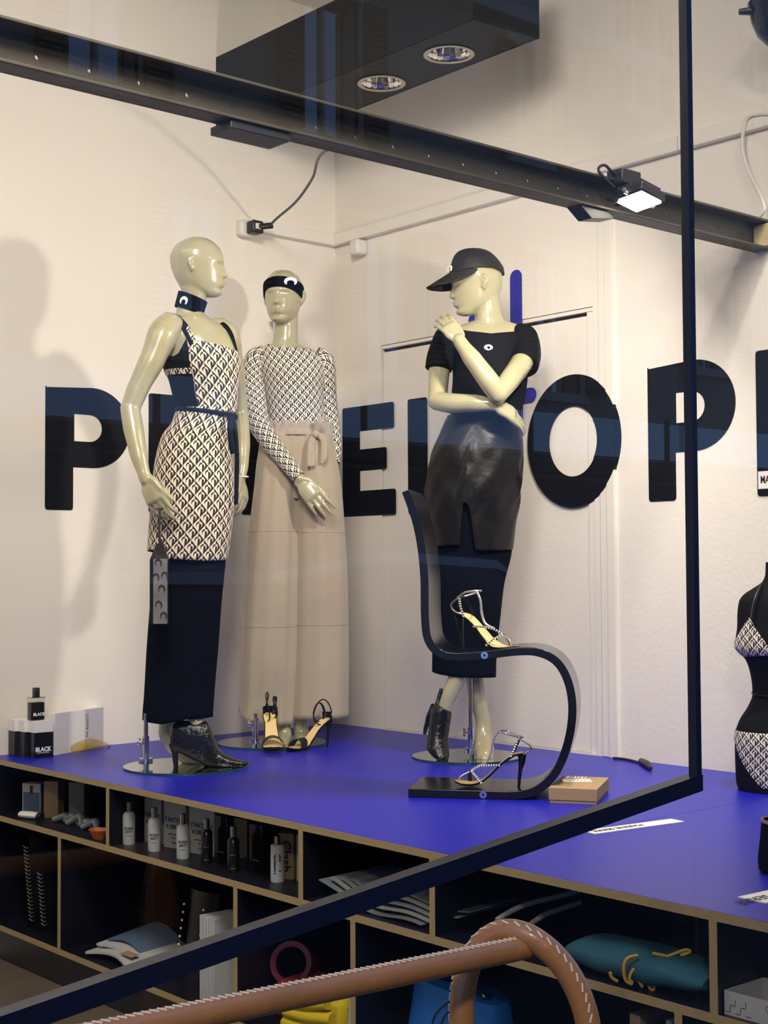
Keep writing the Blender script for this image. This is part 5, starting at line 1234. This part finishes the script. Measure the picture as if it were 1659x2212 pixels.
# ================================================================== THINGS ON THE SHELVES
Z1 = S1
def carton(name, c, d, rz, m, label, cat='carton', group=None, edge=None):
    r = empty(name, c, label, cat, group)
    c = np.array(c, float); ax = (np.array([math.cos(rz), math.sin(rz), 0]), np.array([-math.sin(rz), math.cos(rz), 0]), UPV)
    MB().box(c+UPV*d[2]/2, d, ax=ax).build('carton', m, r, bevel=0.0008)
    return r, ax
RFR = math.radians(0)
# white lotion bottles and cartons
MT['shaded_white'] = mat('shaded_white_card', (0.42, 0.44, 0.45), 0.6, bump=0.02)  # white darkened in its colour for the shade inside the cubbies
GB = 'white lotion bottles on the upper shelf'
for k, (x, y) in enumerate(((0.893, -1.575), (1.045, -1.575), (1.203, -1.572))):
    r = empty('lotion_bottle', (x, y, Z1), ('white lotion bottle beside the shelf divider', 'white lotion bottle in the middle of the three', 'white lotion bottle next to the black bottles')[k], 'bottle', GB)
    MB().lathe([(0.0, 0), (0.0185, 0), (0.0200, 0.003), (0.0200, 0.085), (0.0185, 0.096), (0.012, 0.103), (0.0, 0.103)], (x, y, Z1), 24).build('bottle', 'shaded_white', r)
    MB().lathe([(0.0, 0.103), (0.0095, 0.103), (0.0095, 0.134), (0.0, 0.134)], (x, y, Z1), 18).build('cap', 'brushed', r)
    dv = np.array([0.80, -0.60, 0]); tx = np.array([0.60, 0.80, 0])
    for j, (t, s_, z) in enumerate((('TORY', 0.011, 0.052), ('ARY', 0.011, 0.042), ('perfume', 0.0045, 0.030))): text('lettering', t, s_, np.array([x, y, Z1+z])+dv*0.0203, tx, UPV, 'black_print', r, depth=0.0008, bold=0.0003 if j < 2 else 0)
for k, (x0, x1, y) in enumerate(((0.835+0.05, 0.965, -1.515), (1.000, 1.100, -1.512), (1.135, 1.248, -1.505))):
    w = x1-x0; c = ((x0+x1)/2, y+0.030, Z1)
    r, ax = carton('lotion_carton', c, (w, 0.05, 0.150), 0.16, 'shaded_white', ('white printed carton behind the lotion bottle at the divider', 'white printed carton in the middle of the three', 'white printed carton behind the black bottle')[k], 'carton', 'white printed cartons')
    o = np.array(c)-ax[1]*0.0256
    for t, s_, z in (('T FACTORY', 0.0185, 0.088), ('A LIBRARY', 0.0185, 0.066), ('perfume and water', 0.008, 0.044), ('library of', 0.008, 0.033), ('fragrance', 0.008, 0.018)):
        text('lettering', t, s_, o+UPV*z, ax[0], UPV, 'black_print', r, depth=0.0006, bold=0.0003 if s_ > 0.01 else 0, sx=min(1.0, w/0.11))
for k, (x, y) in enumerate(((1.305, -1.555), (1.462, -1.568))):
    r = empty('black_bottle', (x, y, Z1), ('slim black bottle beside the white lotion bottles', 'slim black bottle in front of the dark cartons')[k], 'bottle', 'slim black bottles')
    MB().lathe([(0.0, 0), (0.0165, 0), (0.0175, 0.003), (0.0175, 0.090), (0.010, 0.100), (0.0, 0.100)], (x, y, Z1), 22).build('bottle', 'black_gloss', r)
    MB().lathe([(0.0, 0.100), (0.0085, 0.100), (0.0085, 0.130), (0.0, 0.130)], (x, y, Z1), 16).build('cap', 'brushed', r)
    for z in (0.012, 0.050): text('lettering', 'library', 0.006, np.array([x, y, Z1+z])+np.array([0.8, -0.6, 0])*0.0178, (0.6, 0.8, 0), UPV, 'grey_paper', r, depth=0.0006)
for k, (x, y, h) in enumerate(((1.318, -1.49, 0.135), (1.415, -1.485, 0.140), (1.490, -1.485, 0.132))):
    r, ax = carton('dark_carton', (x, y, Z1), (0.055, 0.055, h), 0.16, 'black_gloss', ('dark glossy carton between the black bottles', 'dark glossy carton behind the second black bottle', 'dark glossy carton nearest the tall lettered bottle')[k], 'carton', 'dark glossy cartons')
    text('lettering', 'perfume', 0.008, np.array([x, y, Z1+0.03])-ax[1]*0.0278, ax[0], UPV, 'grey_paper', r, depth=0.0005)
x, y = 1.655, -1.552
r = empty('clash_bottle', (x, y, Z1), 'pale bottle with vertical black lettering at the shelf front', 'bottle')
MB().lathe([(0.0, 0), (0.0190, 0), (0.0200, 0.003), (0.0200, 0.098), (0.0185, 0.102), (0.0, 0.102)], (x, y, Z1), 24).build('bottle', 'shaded_white', r)
MB().lathe([(0.0, 0.102), (0.0085, 0.102), (0.0085, 0.126), (0.0, 0.126)], (x, y, Z1), 16).build('cap', 'brushed', r)
text('lettering', 'Clash', 0.026, np.array([x-0.002, y, Z1+0.052])+np.array([0.78, -0.62, 0])*0.0204, -UPV, (0.62, 0.78, 0), 'black_print', r, depth=0.0012, bold=0.0008)
for k, (x, y, h) in enumerate(((1.640, -1.500, 0.128), (1.700, -1.482, 0.128))):
    r, ax = carton('clash_carton', (x, y, Z1), (0.048, 0.040, h), 0.45, ('tan_card', 'shaded_white')[k], ('cream carton right behind the vertically lettered bottle', 'white carton with vertical lettering beside the shelf divider')[k], 'carton')
    text('lettering', 'Clash', 0.040, np.array([x, y, Z1+0.064])-ax[1]*0.0206, -UPV, ax[0], 'black_print', r, depth=0.0006, bold=0.001)
# left cubby
r, ax = carton('tester_carton', (0.140, -1.515, Z1), (0.075, 0.05, 0.108), 0.55, 'shaded_white', 'pale carton with dark printed front at the left end of the shelf')
MB().box(np.array([0.140, -1.515, Z1+0.040])-ax[1]*0.0254, (0.066, 0.0006, 0.074), ax=ax).build('dark_print', 'blue_card', r); MB().box(np.array([0.140, -1.515, Z1+0.085])-ax[1]*0.0254, (0.012, 0.0006, 0.03), ax=ax).build('cap_print', 'black_print', r)
MB().box(np.array([0.140, -1.515, Z1+0.054])+ax[0]*0.0378, (0.0006, 0.048, 0.106), ax=ax).build('blue_side', 'blue_card', r)
carton('tan_carton', (0.265, -1.505, Z1), (0.055, 0.05, 0.128), 0.6, 'tan_card', 'tall tan carton between the tester carton and the grey carton')
carton('grey_carton', (0.330, -1.440, Z1), (0.060, 0.05, 0.125), 0.6, 'grey_paper', 'tall grey carton standing alone in the dark cubby')
r = empty('white_gadget', (0.255, -1.592, Z1), 'small white rounded gadget with a black end lying on the shelf', 'gadget')
g0, g1 = np.array([0.212, -1.605, Z1+0.014]), np.array([0.285, -1.575, Z1+0.014])
MB().tube([g0, g0*0.5+g1*0.5, g1], [0.018, 0.020, 0.018], 14, 4, (1.0, 0.62), nrm=UPV).build('body', 'white_plastic', r)
MB().tube([g1, g1+(g1-g0)*0.18], [0.0185, 0.015], 14, 2, (1.0, 0.62), nrm=UPV).build('black_end', 'black_plastic', r)
r = empty('clay_dish', (0.745, -1.600, Z1), 'small orange clay dish at the shelf front', 'dish')
MB().lathe([(0.0, 0.0), (0.022, 0.0), (0.038, 0.026), (0.041, 0.030), (0.038, 0.030), (0.033, 0.024), (0.018, 0.007), (0.0, 0.007)], (0.745, -1.598, Z1), 20, sq=0.8).build('dish', 'orange', r)
MB().tube([(0.775, -1.585, Z1+0.022), (0.815, -1.565, Z1+0.027)], [0.010, 0.008], 10, 3, (1.3, 0.5), nrm=UPV).build('handle', 'orange', r)
tag(MB().tube([(0.812, -1.545, Z1), (0.815, -1.545, Z1+0.08), (0.818, -1.543, Z1+0.165)], [0.017, 0.0165, 0.0165], 12, 4).build('plaster_candle', 'wall'), 'thick pale plaster candle standing against the shelf divider', 'candle')
r = empty('dark_scarf', (0.47, -1.53, Z1), 'crumpled dark scarf lying on the shelf behind the gadget', 'scarf')
mb = MB()
for k in range(5): mb = MB().tube([(0.36+0.05*k, -1.56+0.02*(k % 2), Z1+0.008), (0.40+0.05*k, -1.53, Z1+0.022+0.006*(k % 3)), (0.44+0.05*k, -1.55+0.015*(k % 2), Z1+0.009)], [0.009, 0.014, 0.008], 10, 4); mb.build('fold', 'plastic_film', r)
# bag of magazines
r = empty('magazine_pile', (2.12, -1.53, Z1), 'fanned pile of magazines in clear film on the shelf', 'magazines')
for k in range(5):
    n = 14; R1 = []; a_ = 0.25+0.12*k; z0 = Z1+0.004+0.011*k
    for i in range(n):
        t = i/(n-1); xx = 1.915+0.03*k+0.40*t
        zz = z0+0.030*(1-t)**3*(1.6-0.25*k)+0.006*math.sin(9*t+k)
        R1.append([(xx, -1.61+0.012*k, zz), (xx, -1.40, zz+0.006), (xx, -1.40, zz+0.009), (xx, -1.61+0.012*k, zz+0.003)])
    MB().rings(R1).build('magazine', ('plastic_film', 'grey_paper')[k % 2], r)
# cords
for k, pts in enumerate(([(1072, 1988), (1110, 1965), (1150, 1950), (1200, 1938), (1250, 1925)], [(1140, 2000), (1175, 1977), (1215, 1962), (1255, 1950)])):
    tag(MB().tube([pl(a, b, (2.62, -1.50, 0), -0.02*i) for i, (a, b) in enumerate(pts)], 0.0062, 8, 6).build('rope_handle', 'rope'), ('grey rope handle with a knotted end rising from the dark cubby', 'grey rope handle next to the knotted one in the dark cubby')[k], 'rope', 'grey rope handles')
# teal folded garment with gold print
PTx = np.array([2.955, -1.52, Z1])
r = empty('teal_garment', PTx, 'folded teal garment with gold squid-like print on the shelf', 'garment')
n = 30; R = []
for i in range(n):
    t = i/(n-1); x = 2.785+0.365*t; prof_ = math.sin(math.pi*min(1, max(0.0, t*0.97+0.015)))**0.26
    ring = []
    for j in range(28):
        a = 2*math.pi*j/28; yy = -1.555+0.078*math.cos(a)*(0.55+0.45*prof_); zz = 0.040+0.039*np.sign(math.sin(a))*abs(math.sin(a))**0.8*prof_*(1-0.15*t)
        zz += 0.006*noise.noise((x*12, yy*12, zz*12)); ring.append((x, yy, Z1+max(0.0005, zz)))
    R.append(ring)
MB().rings(R).build('folded_cloth', 'teal', r)
def tl(px, py): return pl(px, py, (2.95, -1.60, 0), 0.050)
for pts in ([(1378, 2064), (1356, 2070), (1348, 2090), (1352, 2118), (1366, 2126)], [(1408, 2076), (1372, 2092), (1360, 2112), (1366, 2124)], [(1420, 2074), (1390, 2090), (1378, 2110), (1388, 2132)], [(1428, 2070), (1408, 2084), (1396, 2106), (1404, 2134), (1412, 2140)], [(1476, 2082), (1448, 2088), (1424, 2104), (1412, 2138)], [(1318, 2100), (1322, 2112), (1334, 2120)], [(1410, 2060), (1440, 2066), (1466, 2076)], [(1428, 2072), (1452, 2062), (1480, 2052), (1490, 2056), (1470, 2064)]):
    MB().tube([tl(a, b) for a, b in pts], 0.0036, 8, 6).build('gold_print', 'gold_print', r)
# white tray box with dark cap
r = empty('open_tray_box', (3.30, -1.56, Z1), 'open white printed tray box holding a navy cap', 'box')
c = np.array([3.315, -1.555, Z1]); L_, B_, H_ = 0.215, 0.13, 0.046
mb = MB(); mb.box(c+UPV*0.001, (L_, B_, 0.002))
mb.build('tray_bottom', 'shaded_white', r)
for q, d in (((0, -B_/2, H_/2), (L_, 0.002, H_)), ((0, B_/2, H_/2), (L_, 0.002, H_)), ((-L_/2, 0, H_/2), (0.002, B_, H_)), ((L_/2, 0, H_/2), (0.002, B_, H_))): MB().box(c+np.array(q), d).build('tray_side', 'shaded_white', r)
for k in range(9): MB().box(c+np.array([-0.100+0.006*k, -B_/2-0.0012, 0.006+0.007*(k % 4)]), (0.0012 if k % 2 else 0.012, 0.0005, 0.010 if k % 2 else 0.0012)).build('print_line', 'black_print', r)
text('lettering', 'OMBRA', 0.020, c+np.array([0.02, -B_/2-0.0014, 0.03]), X3, UPV, 'grey_paper', r, depth=0.0004)
cp_ = empty('navy_cap', c+np.array([0.04, 0.01, 0.003]), 'navy cap with white lettering lying in the open tray box', 'cap')
MB().ball(c+np.array([0.045, 0.01, 0.034]), 0.052, 20, 12, (1.1, 0.9, 0.55)).build('crown', 'navy_cap', cp_)
text('lettering', 'OMBRA', 0.022, c+np.array([0.03, -0.037, 0.047]), X3, (0, 0.45, 0.9), 'white_print', cp_, depth=0.004, bold=0.0006)

# ---- lower row
Z2 = S2
r = empty('newspaper', (0.93, -1.53, Z2), 'folded white newspaper on the lower shelf', 'newspaper')
for k in range(3):
    n = 16; R = []
    for i in range(n):
        t = i/(n-1); x = 0.70+0.02*k+0.31*t
        z = Z2+0.012*k+0.010+0.016*math.sin(3.2*t+k)+(0.022 if k == 2 else 0)*max(0, math.sin(5*t))
        y0 = -1.622+0.03*k+0.02*math.sin(4*t); z = max(z, Z2+0.002)
        R.append([(x, y0, z), (x, -1.42+0.01*k, z+0.03), (x, -1.42+0.01*k, z+0.034), (x, y0, z+0.008)])
    MB().rings(R).build('folded_sheet', ('shaded_white', 'shaded_white', 'blue_card')[k], r)
MB().box((0.915, -1.585, Z2+0.045), (0.07, 0.03, 0.001), ax=(X3, np.array([0, 0.99, 0.12]), np.array([0, -0.12, 0.99]))).build('printed_picture', 'tan_card', r)
r = empty('studded_bag', (1.13, -1.44, Z2), 'black bag with two rows of pale studs on the lower shelf', 'bag')
mb = MB(); n = 14; R = []
for i in range(n):
    t = i/(n-1); w = 0.135*(1-0.22*t)+0.004*math.sin(8*t); d = 0.06*(1-0.5*t)
    R.append([(1.165+w*math.cos(a)*0.72, -1.46+d*math.sin(a), Z2+0.27*t) for a in np.linspace(0, 2*math.pi, 28, endpoint=False)])
mb.rings(R).build('bag_body', 'black_leather', r)
for x0, x1 in ((1.095, 1.115), (1.205, 1.222)):
    for k in range(7):
        t = k/6; MB().ball((x0+(x1-x0)*t, -1.507+0.010*t-0.014, Z2+0.075+0.150*t), 0.0042, 8, 6).build('stud', 'pearl', r)
for k in range(6):
    x0 = 1.335+0.0105*k
    tag(MB().bounds(x0, x0+0.0095, -1.60+0.004*(k % 3), -1.44, Z2, Z2+0.245-0.004*(k % 2)).build('book', 'shaded_white', bevel=0.0012), ('thin pale book standing nearest the studded bag', 'thin pale book, second from the studded bag', 'thin pale book, third from the studded bag', 'thin pale book, fourth from the studded bag', 'thin pale book, fifth from the studded bag', 'thin pale book standing nearest the lower divider')[k], 'book', 'pale books on the lower shelf')
r = empty('chain_garment', (0.25, -1.57, Z2), 'black garment trimmed with metal chain on the lower shelf', 'garment')
R = []
for i in range(16):
    t = i/15; R.append([(0.25+(0.085-0.03*t)*math.cos(a)+0.01*math.sin(5*t), -1.53+0.05*math.sin(a), Z2+0.32*t) for a in np.linspace(0, 2*math.pi, 24, endpoint=False)])
MB().rings(R).build('cloth', 'black_cloth', r)
for off, n0 in ((0.0, 20), (0.030, 14)):
    mb = MB()
    for k in range(n0):
        t = k/20; p = np.array([0.205+off*3.0+0.055*(1-t)*0.9, -1.583, Z2+0.03+0.26*t])
        for s in (-1, 1): mb.tube([p+np.array([s*0.002, 0, 0]), p+np.array([s*0.017, -0.002, 0.006])], 0.0022, 6, 1)
    o = mb.build('chain_trim', 'gunmetal', r); o['kind'] = 'stuff'
# maroon jar, red and yellow cloths, pale strip
r = empty('maroon_vase', (1.66, -1.40, Z2), 'glossy maroon vase lying in the lower cubby', 'vase')
PJ = pl(640, 2085, (1.62, -1.42, 0)); ax_ = np.array([0.55, -0.75, 0.35]); ax_ /= np.linalg.norm(ax_)
def tlathe(prof_, o, axis, m, nm, par, ring=False):
    if ring: prof_ = list(prof_)+[prof_[0]]
    axis = np.array(axis); e1 = np.cross(axis, UPV); e1 /= np.linalg.norm(e1); e2 = np.cross(axis, e1); R = []
    for q, z in prof_: R.append([o+axis*z+q*(e1*math.cos(a)+e2*math.sin(a)) for a in np.linspace(0, 2*math.pi, 28, endpoint=False)])
    return MB().rings(R, cap=not ring).build(nm, m, par)
tlathe([(0.010, -0.13), (0.045, -0.12), (0.066, -0.05), (0.062, 0.03), (0.058, 0.055), (0.045, 0.056), (0.046, 0.0), (0.040, -0.09), (0.0, -0.10)], PJ, ax_, 'maroon', 'vase_body', r)
tlathe([(0.046, 0.05), (0.060, 0.052), (0.061, 0.060), (0.046, 0.060)], PJ, ax_, 'maroon', 'rim', r, True)
r = empty('red_cloth', (1.70, -1.50, Z2), 'folded red cloth under the yellow one in the lower cubby', 'cloth')
MB().box((1.655, -1.46, Z2+0.055), (0.09, 0.16, 0.108), 0.2).build('folded_stack', 'red', r, bevel=0.02)
r = empty('yellow_cloth', (1.83, -1.50, Z2), 'folded yellow cloth in the lower cubby beside the divider', 'cloth')
for k in range(4): MB().tube([(1.745+0.006*k, -1.59, Z2+0.028+0.030*k), (1.83, -1.585, Z2+0.030+0.032*k), (1.945-0.02*k, -1.57, Z2+0.035+0.036*k)], [0.022, 0.026, 0.022], 12, 4, (1.0, 0.75), nrm=UPV).build('fold', 'yellow', r)
MB().box((1.85, -1.49, Z2+0.06), (0.19, 0.15, 0.118), 0.05).build('folded_stack', 'yellow', r, bevel=0.02)
tag(MB().prism([(0, 0), (0.060, 0), (0.052, 0.27), (0.030, 0.27)], (2.012, -1.60, Z2), X3, Z3, Y3, 0.004).build('pale_strip', 'shaded_white', smooth=False), 'pale paper strip leaning against the lower divider', 'strip')
r = empty('blue_bag', (2.30, -1.45, Z2), 'bright blue nylon bag with black handle in the lower cubby', 'bag')
R = []
for i in range(14):
    t = i/13; w = 0.165*(1-0.10*t**2)+0.004*math.sin(6*t); d = 0.085*(1-0.35*t)
    R.append([(2.32+w*np.sign(math.cos(a))*abs(math.cos(a))**0.6, -1.48+d*np.sign(math.sin(a))*abs(math.sin(a))**0.7, Z2+0.225*t-0.02*t*math.cos(a)*0.6) for a in np.linspace(0, 2*math.pi, 36, endpoint=False)])
MB().rings(R).build('bag_body', 'bright_blue', r)
MB().tube([(2.20, -1.50, Z2+0.235), (2.26, -1.52, Z2+0.262), (2.36, -1.52, Z2+0.262), (2.44, -1.50, Z2+0.225)], 0.010, 10, 6, (1.0, 0.45), nrm=UPV).build('handle', 'black_leather', r)
for k in range(2): MB().tube([(2.30+0.03*k, -1.57, Z2+0.10), (2.315+0.03*k, -1.565, Z2+0.17), (2.36+0.03*k, -1.545, Z2+0.215)], 0.0025, 6, 5).build('cord', 'black_print', r)
for x in (2.205, 2.435): MB().ball((x, -1.515, Z2+0.245 if x < 2.3 else Z2+0.232), 0.006, 8, 6).build('metal_stud', 'chrome', r)
for k, (x, h, m) in enumerate(((2.935, 0.318, 'tan_card'), (2.975, 0.300, 'carcass'), (3.030, 0.326, 'shaded_white'))):
    tag(MB().bounds(x, x+(0.028, 0.022, 0.016)[k], -1.58, -1.42, Z2, Z2+h).build('book', m, bevel=0.002), ('cream book standing under the teal garment', 'dark book beside the cream one under the teal garment', 'thin white booklet next to the right lower divider')[k], 'book', 'books under the teal garment')

# ================================================================== LEATHER HANDRAIL OUTSIDE
RX = 3.86
hr_ = empty('leather_handrail', (RX, -2.95, GZ+0.12), 'brown leather-wrapped handrail with an arched end outside the window', 'handrail')
ra = onx(1135, 2046, RX); rb = onx(520, 2174, RX); rc = onx(120, 2250, RX); dirr = (rb-ra)/np.linalg.norm(rb-ra)
rr_ = 0.0125
p_far = ra; p_near = ra+dirr*1.1
rail = MB().tube([p_far, ra+dirr*0.5, p_near], rr_, 24, 6).build('rail', 'tan_leather', hr_)
# arch across the rail
def arpt(px, py, x): return onx(px, py, x)
AP = [(998, 2330, -0.050), (998, 2212, -0.050), (1000, 2150, -0.050), (1012, 2090, -0.048), (1035, 2047, -0.042), (1065, 2021, -0.030), (1100, 2012, -0.014), (1140, 2022, 0.004), (1180, 2048, 0.020), (1213, 2082, 0.032), (1238, 2120, 0.041), (1258, 2165, 0.047), (1270, 2212, 0.050), (1278, 2290, 0.051)]
AQ = [arpt(a, b, RX+dx) for a, b, dx in AP]
def post_down(p): return [np.array([p[0], p[1], z]) for z in np.linspace(p[2], GZ+0.12, 7)[1:]]
AQ = post_down(AQ[0])[::-1]+AQ+post_down(AQ[-1])
arch_o = MB().tube(AQ, 0.0132, 24, 8).build('arch', 'tan_leather', hr_)
q = p_near; MB().tube([q+UPV*0.002, np.array([q[0], q[1], GZ+0.12])], rr_, 20, 1).build('post', 'tan_leather', hr_)
# stitches along the upper seam of the rail and the outer seam of the arch
st = MB(); sn_ = np.cross(dirr, UPV); sn_ /= np.linalg.norm(sn_); upn = np.cross(sn_, dirr); upn *= np.sign(upn[2])
toc = CAM-ra; toc[2] = 0; toc /= np.linalg.norm(toc)
sd = upn*0.93+toc*0.30; sd /= np.linalg.norm(sd)
s0 = np.cross(dirr, sd)
for k in range(130):
    c = ra+dirr*(0.012+0.0078*k)+sd*(rr_+0.0004); st.tube([c-dirr*0.0036-s0*0.0026, c+dirr*0.0030+s0*0.0030], 0.0010, 6, 1)
o = st.build('rail_stitches', 'stitch', hr_); o['kind'] = 'stuff'
pp_, _ = catmull(np.array(AQ[5:-5]), np.zeros(len(AQ)-10), 14); st = MB(); dd_ = np.concatenate([[0], np.cumsum(np.linalg.norm(np.diff(pp_, axis=0), axis=1))])
cenA = np.array([RX, ra[1], ra[2]-0.12]); s_ = 0.0
while s_ < dd_[-1]-0.01:
    c = np.array([np.interp(s_, dd_, pp_[:, i]) for i in range(3)]); c2 = np.array([np.interp(s_+0.002, dd_, pp_[:, i]) for i in range(3)])
    t_ = (c2-c)/np.linalg.norm(c2-c); ou = c-cenA; ou[1] *= 0; ou = ou-t_*(ou@t_); ou /= np.linalg.norm(ou)
    tv = (CAM-c); tv = tv-t_*(tv@t_); tv = tv-ou*(tv@ou); tv /= np.linalg.norm(tv)
    d_ = ou*0.80+tv*0.6; d_ /= np.linalg.norm(d_); b_ = np.cross(t_, d_); q = c+d_*0.0137
    st.tube([q-t_*0.0045-b_*0.002, q+t_*0.0035+b_*0.002], 0.0011, 6, 1); s_ += 0.0105
o = st.build('arch_stitches', 'stitch', hr_); o['kind'] = 'stuff'
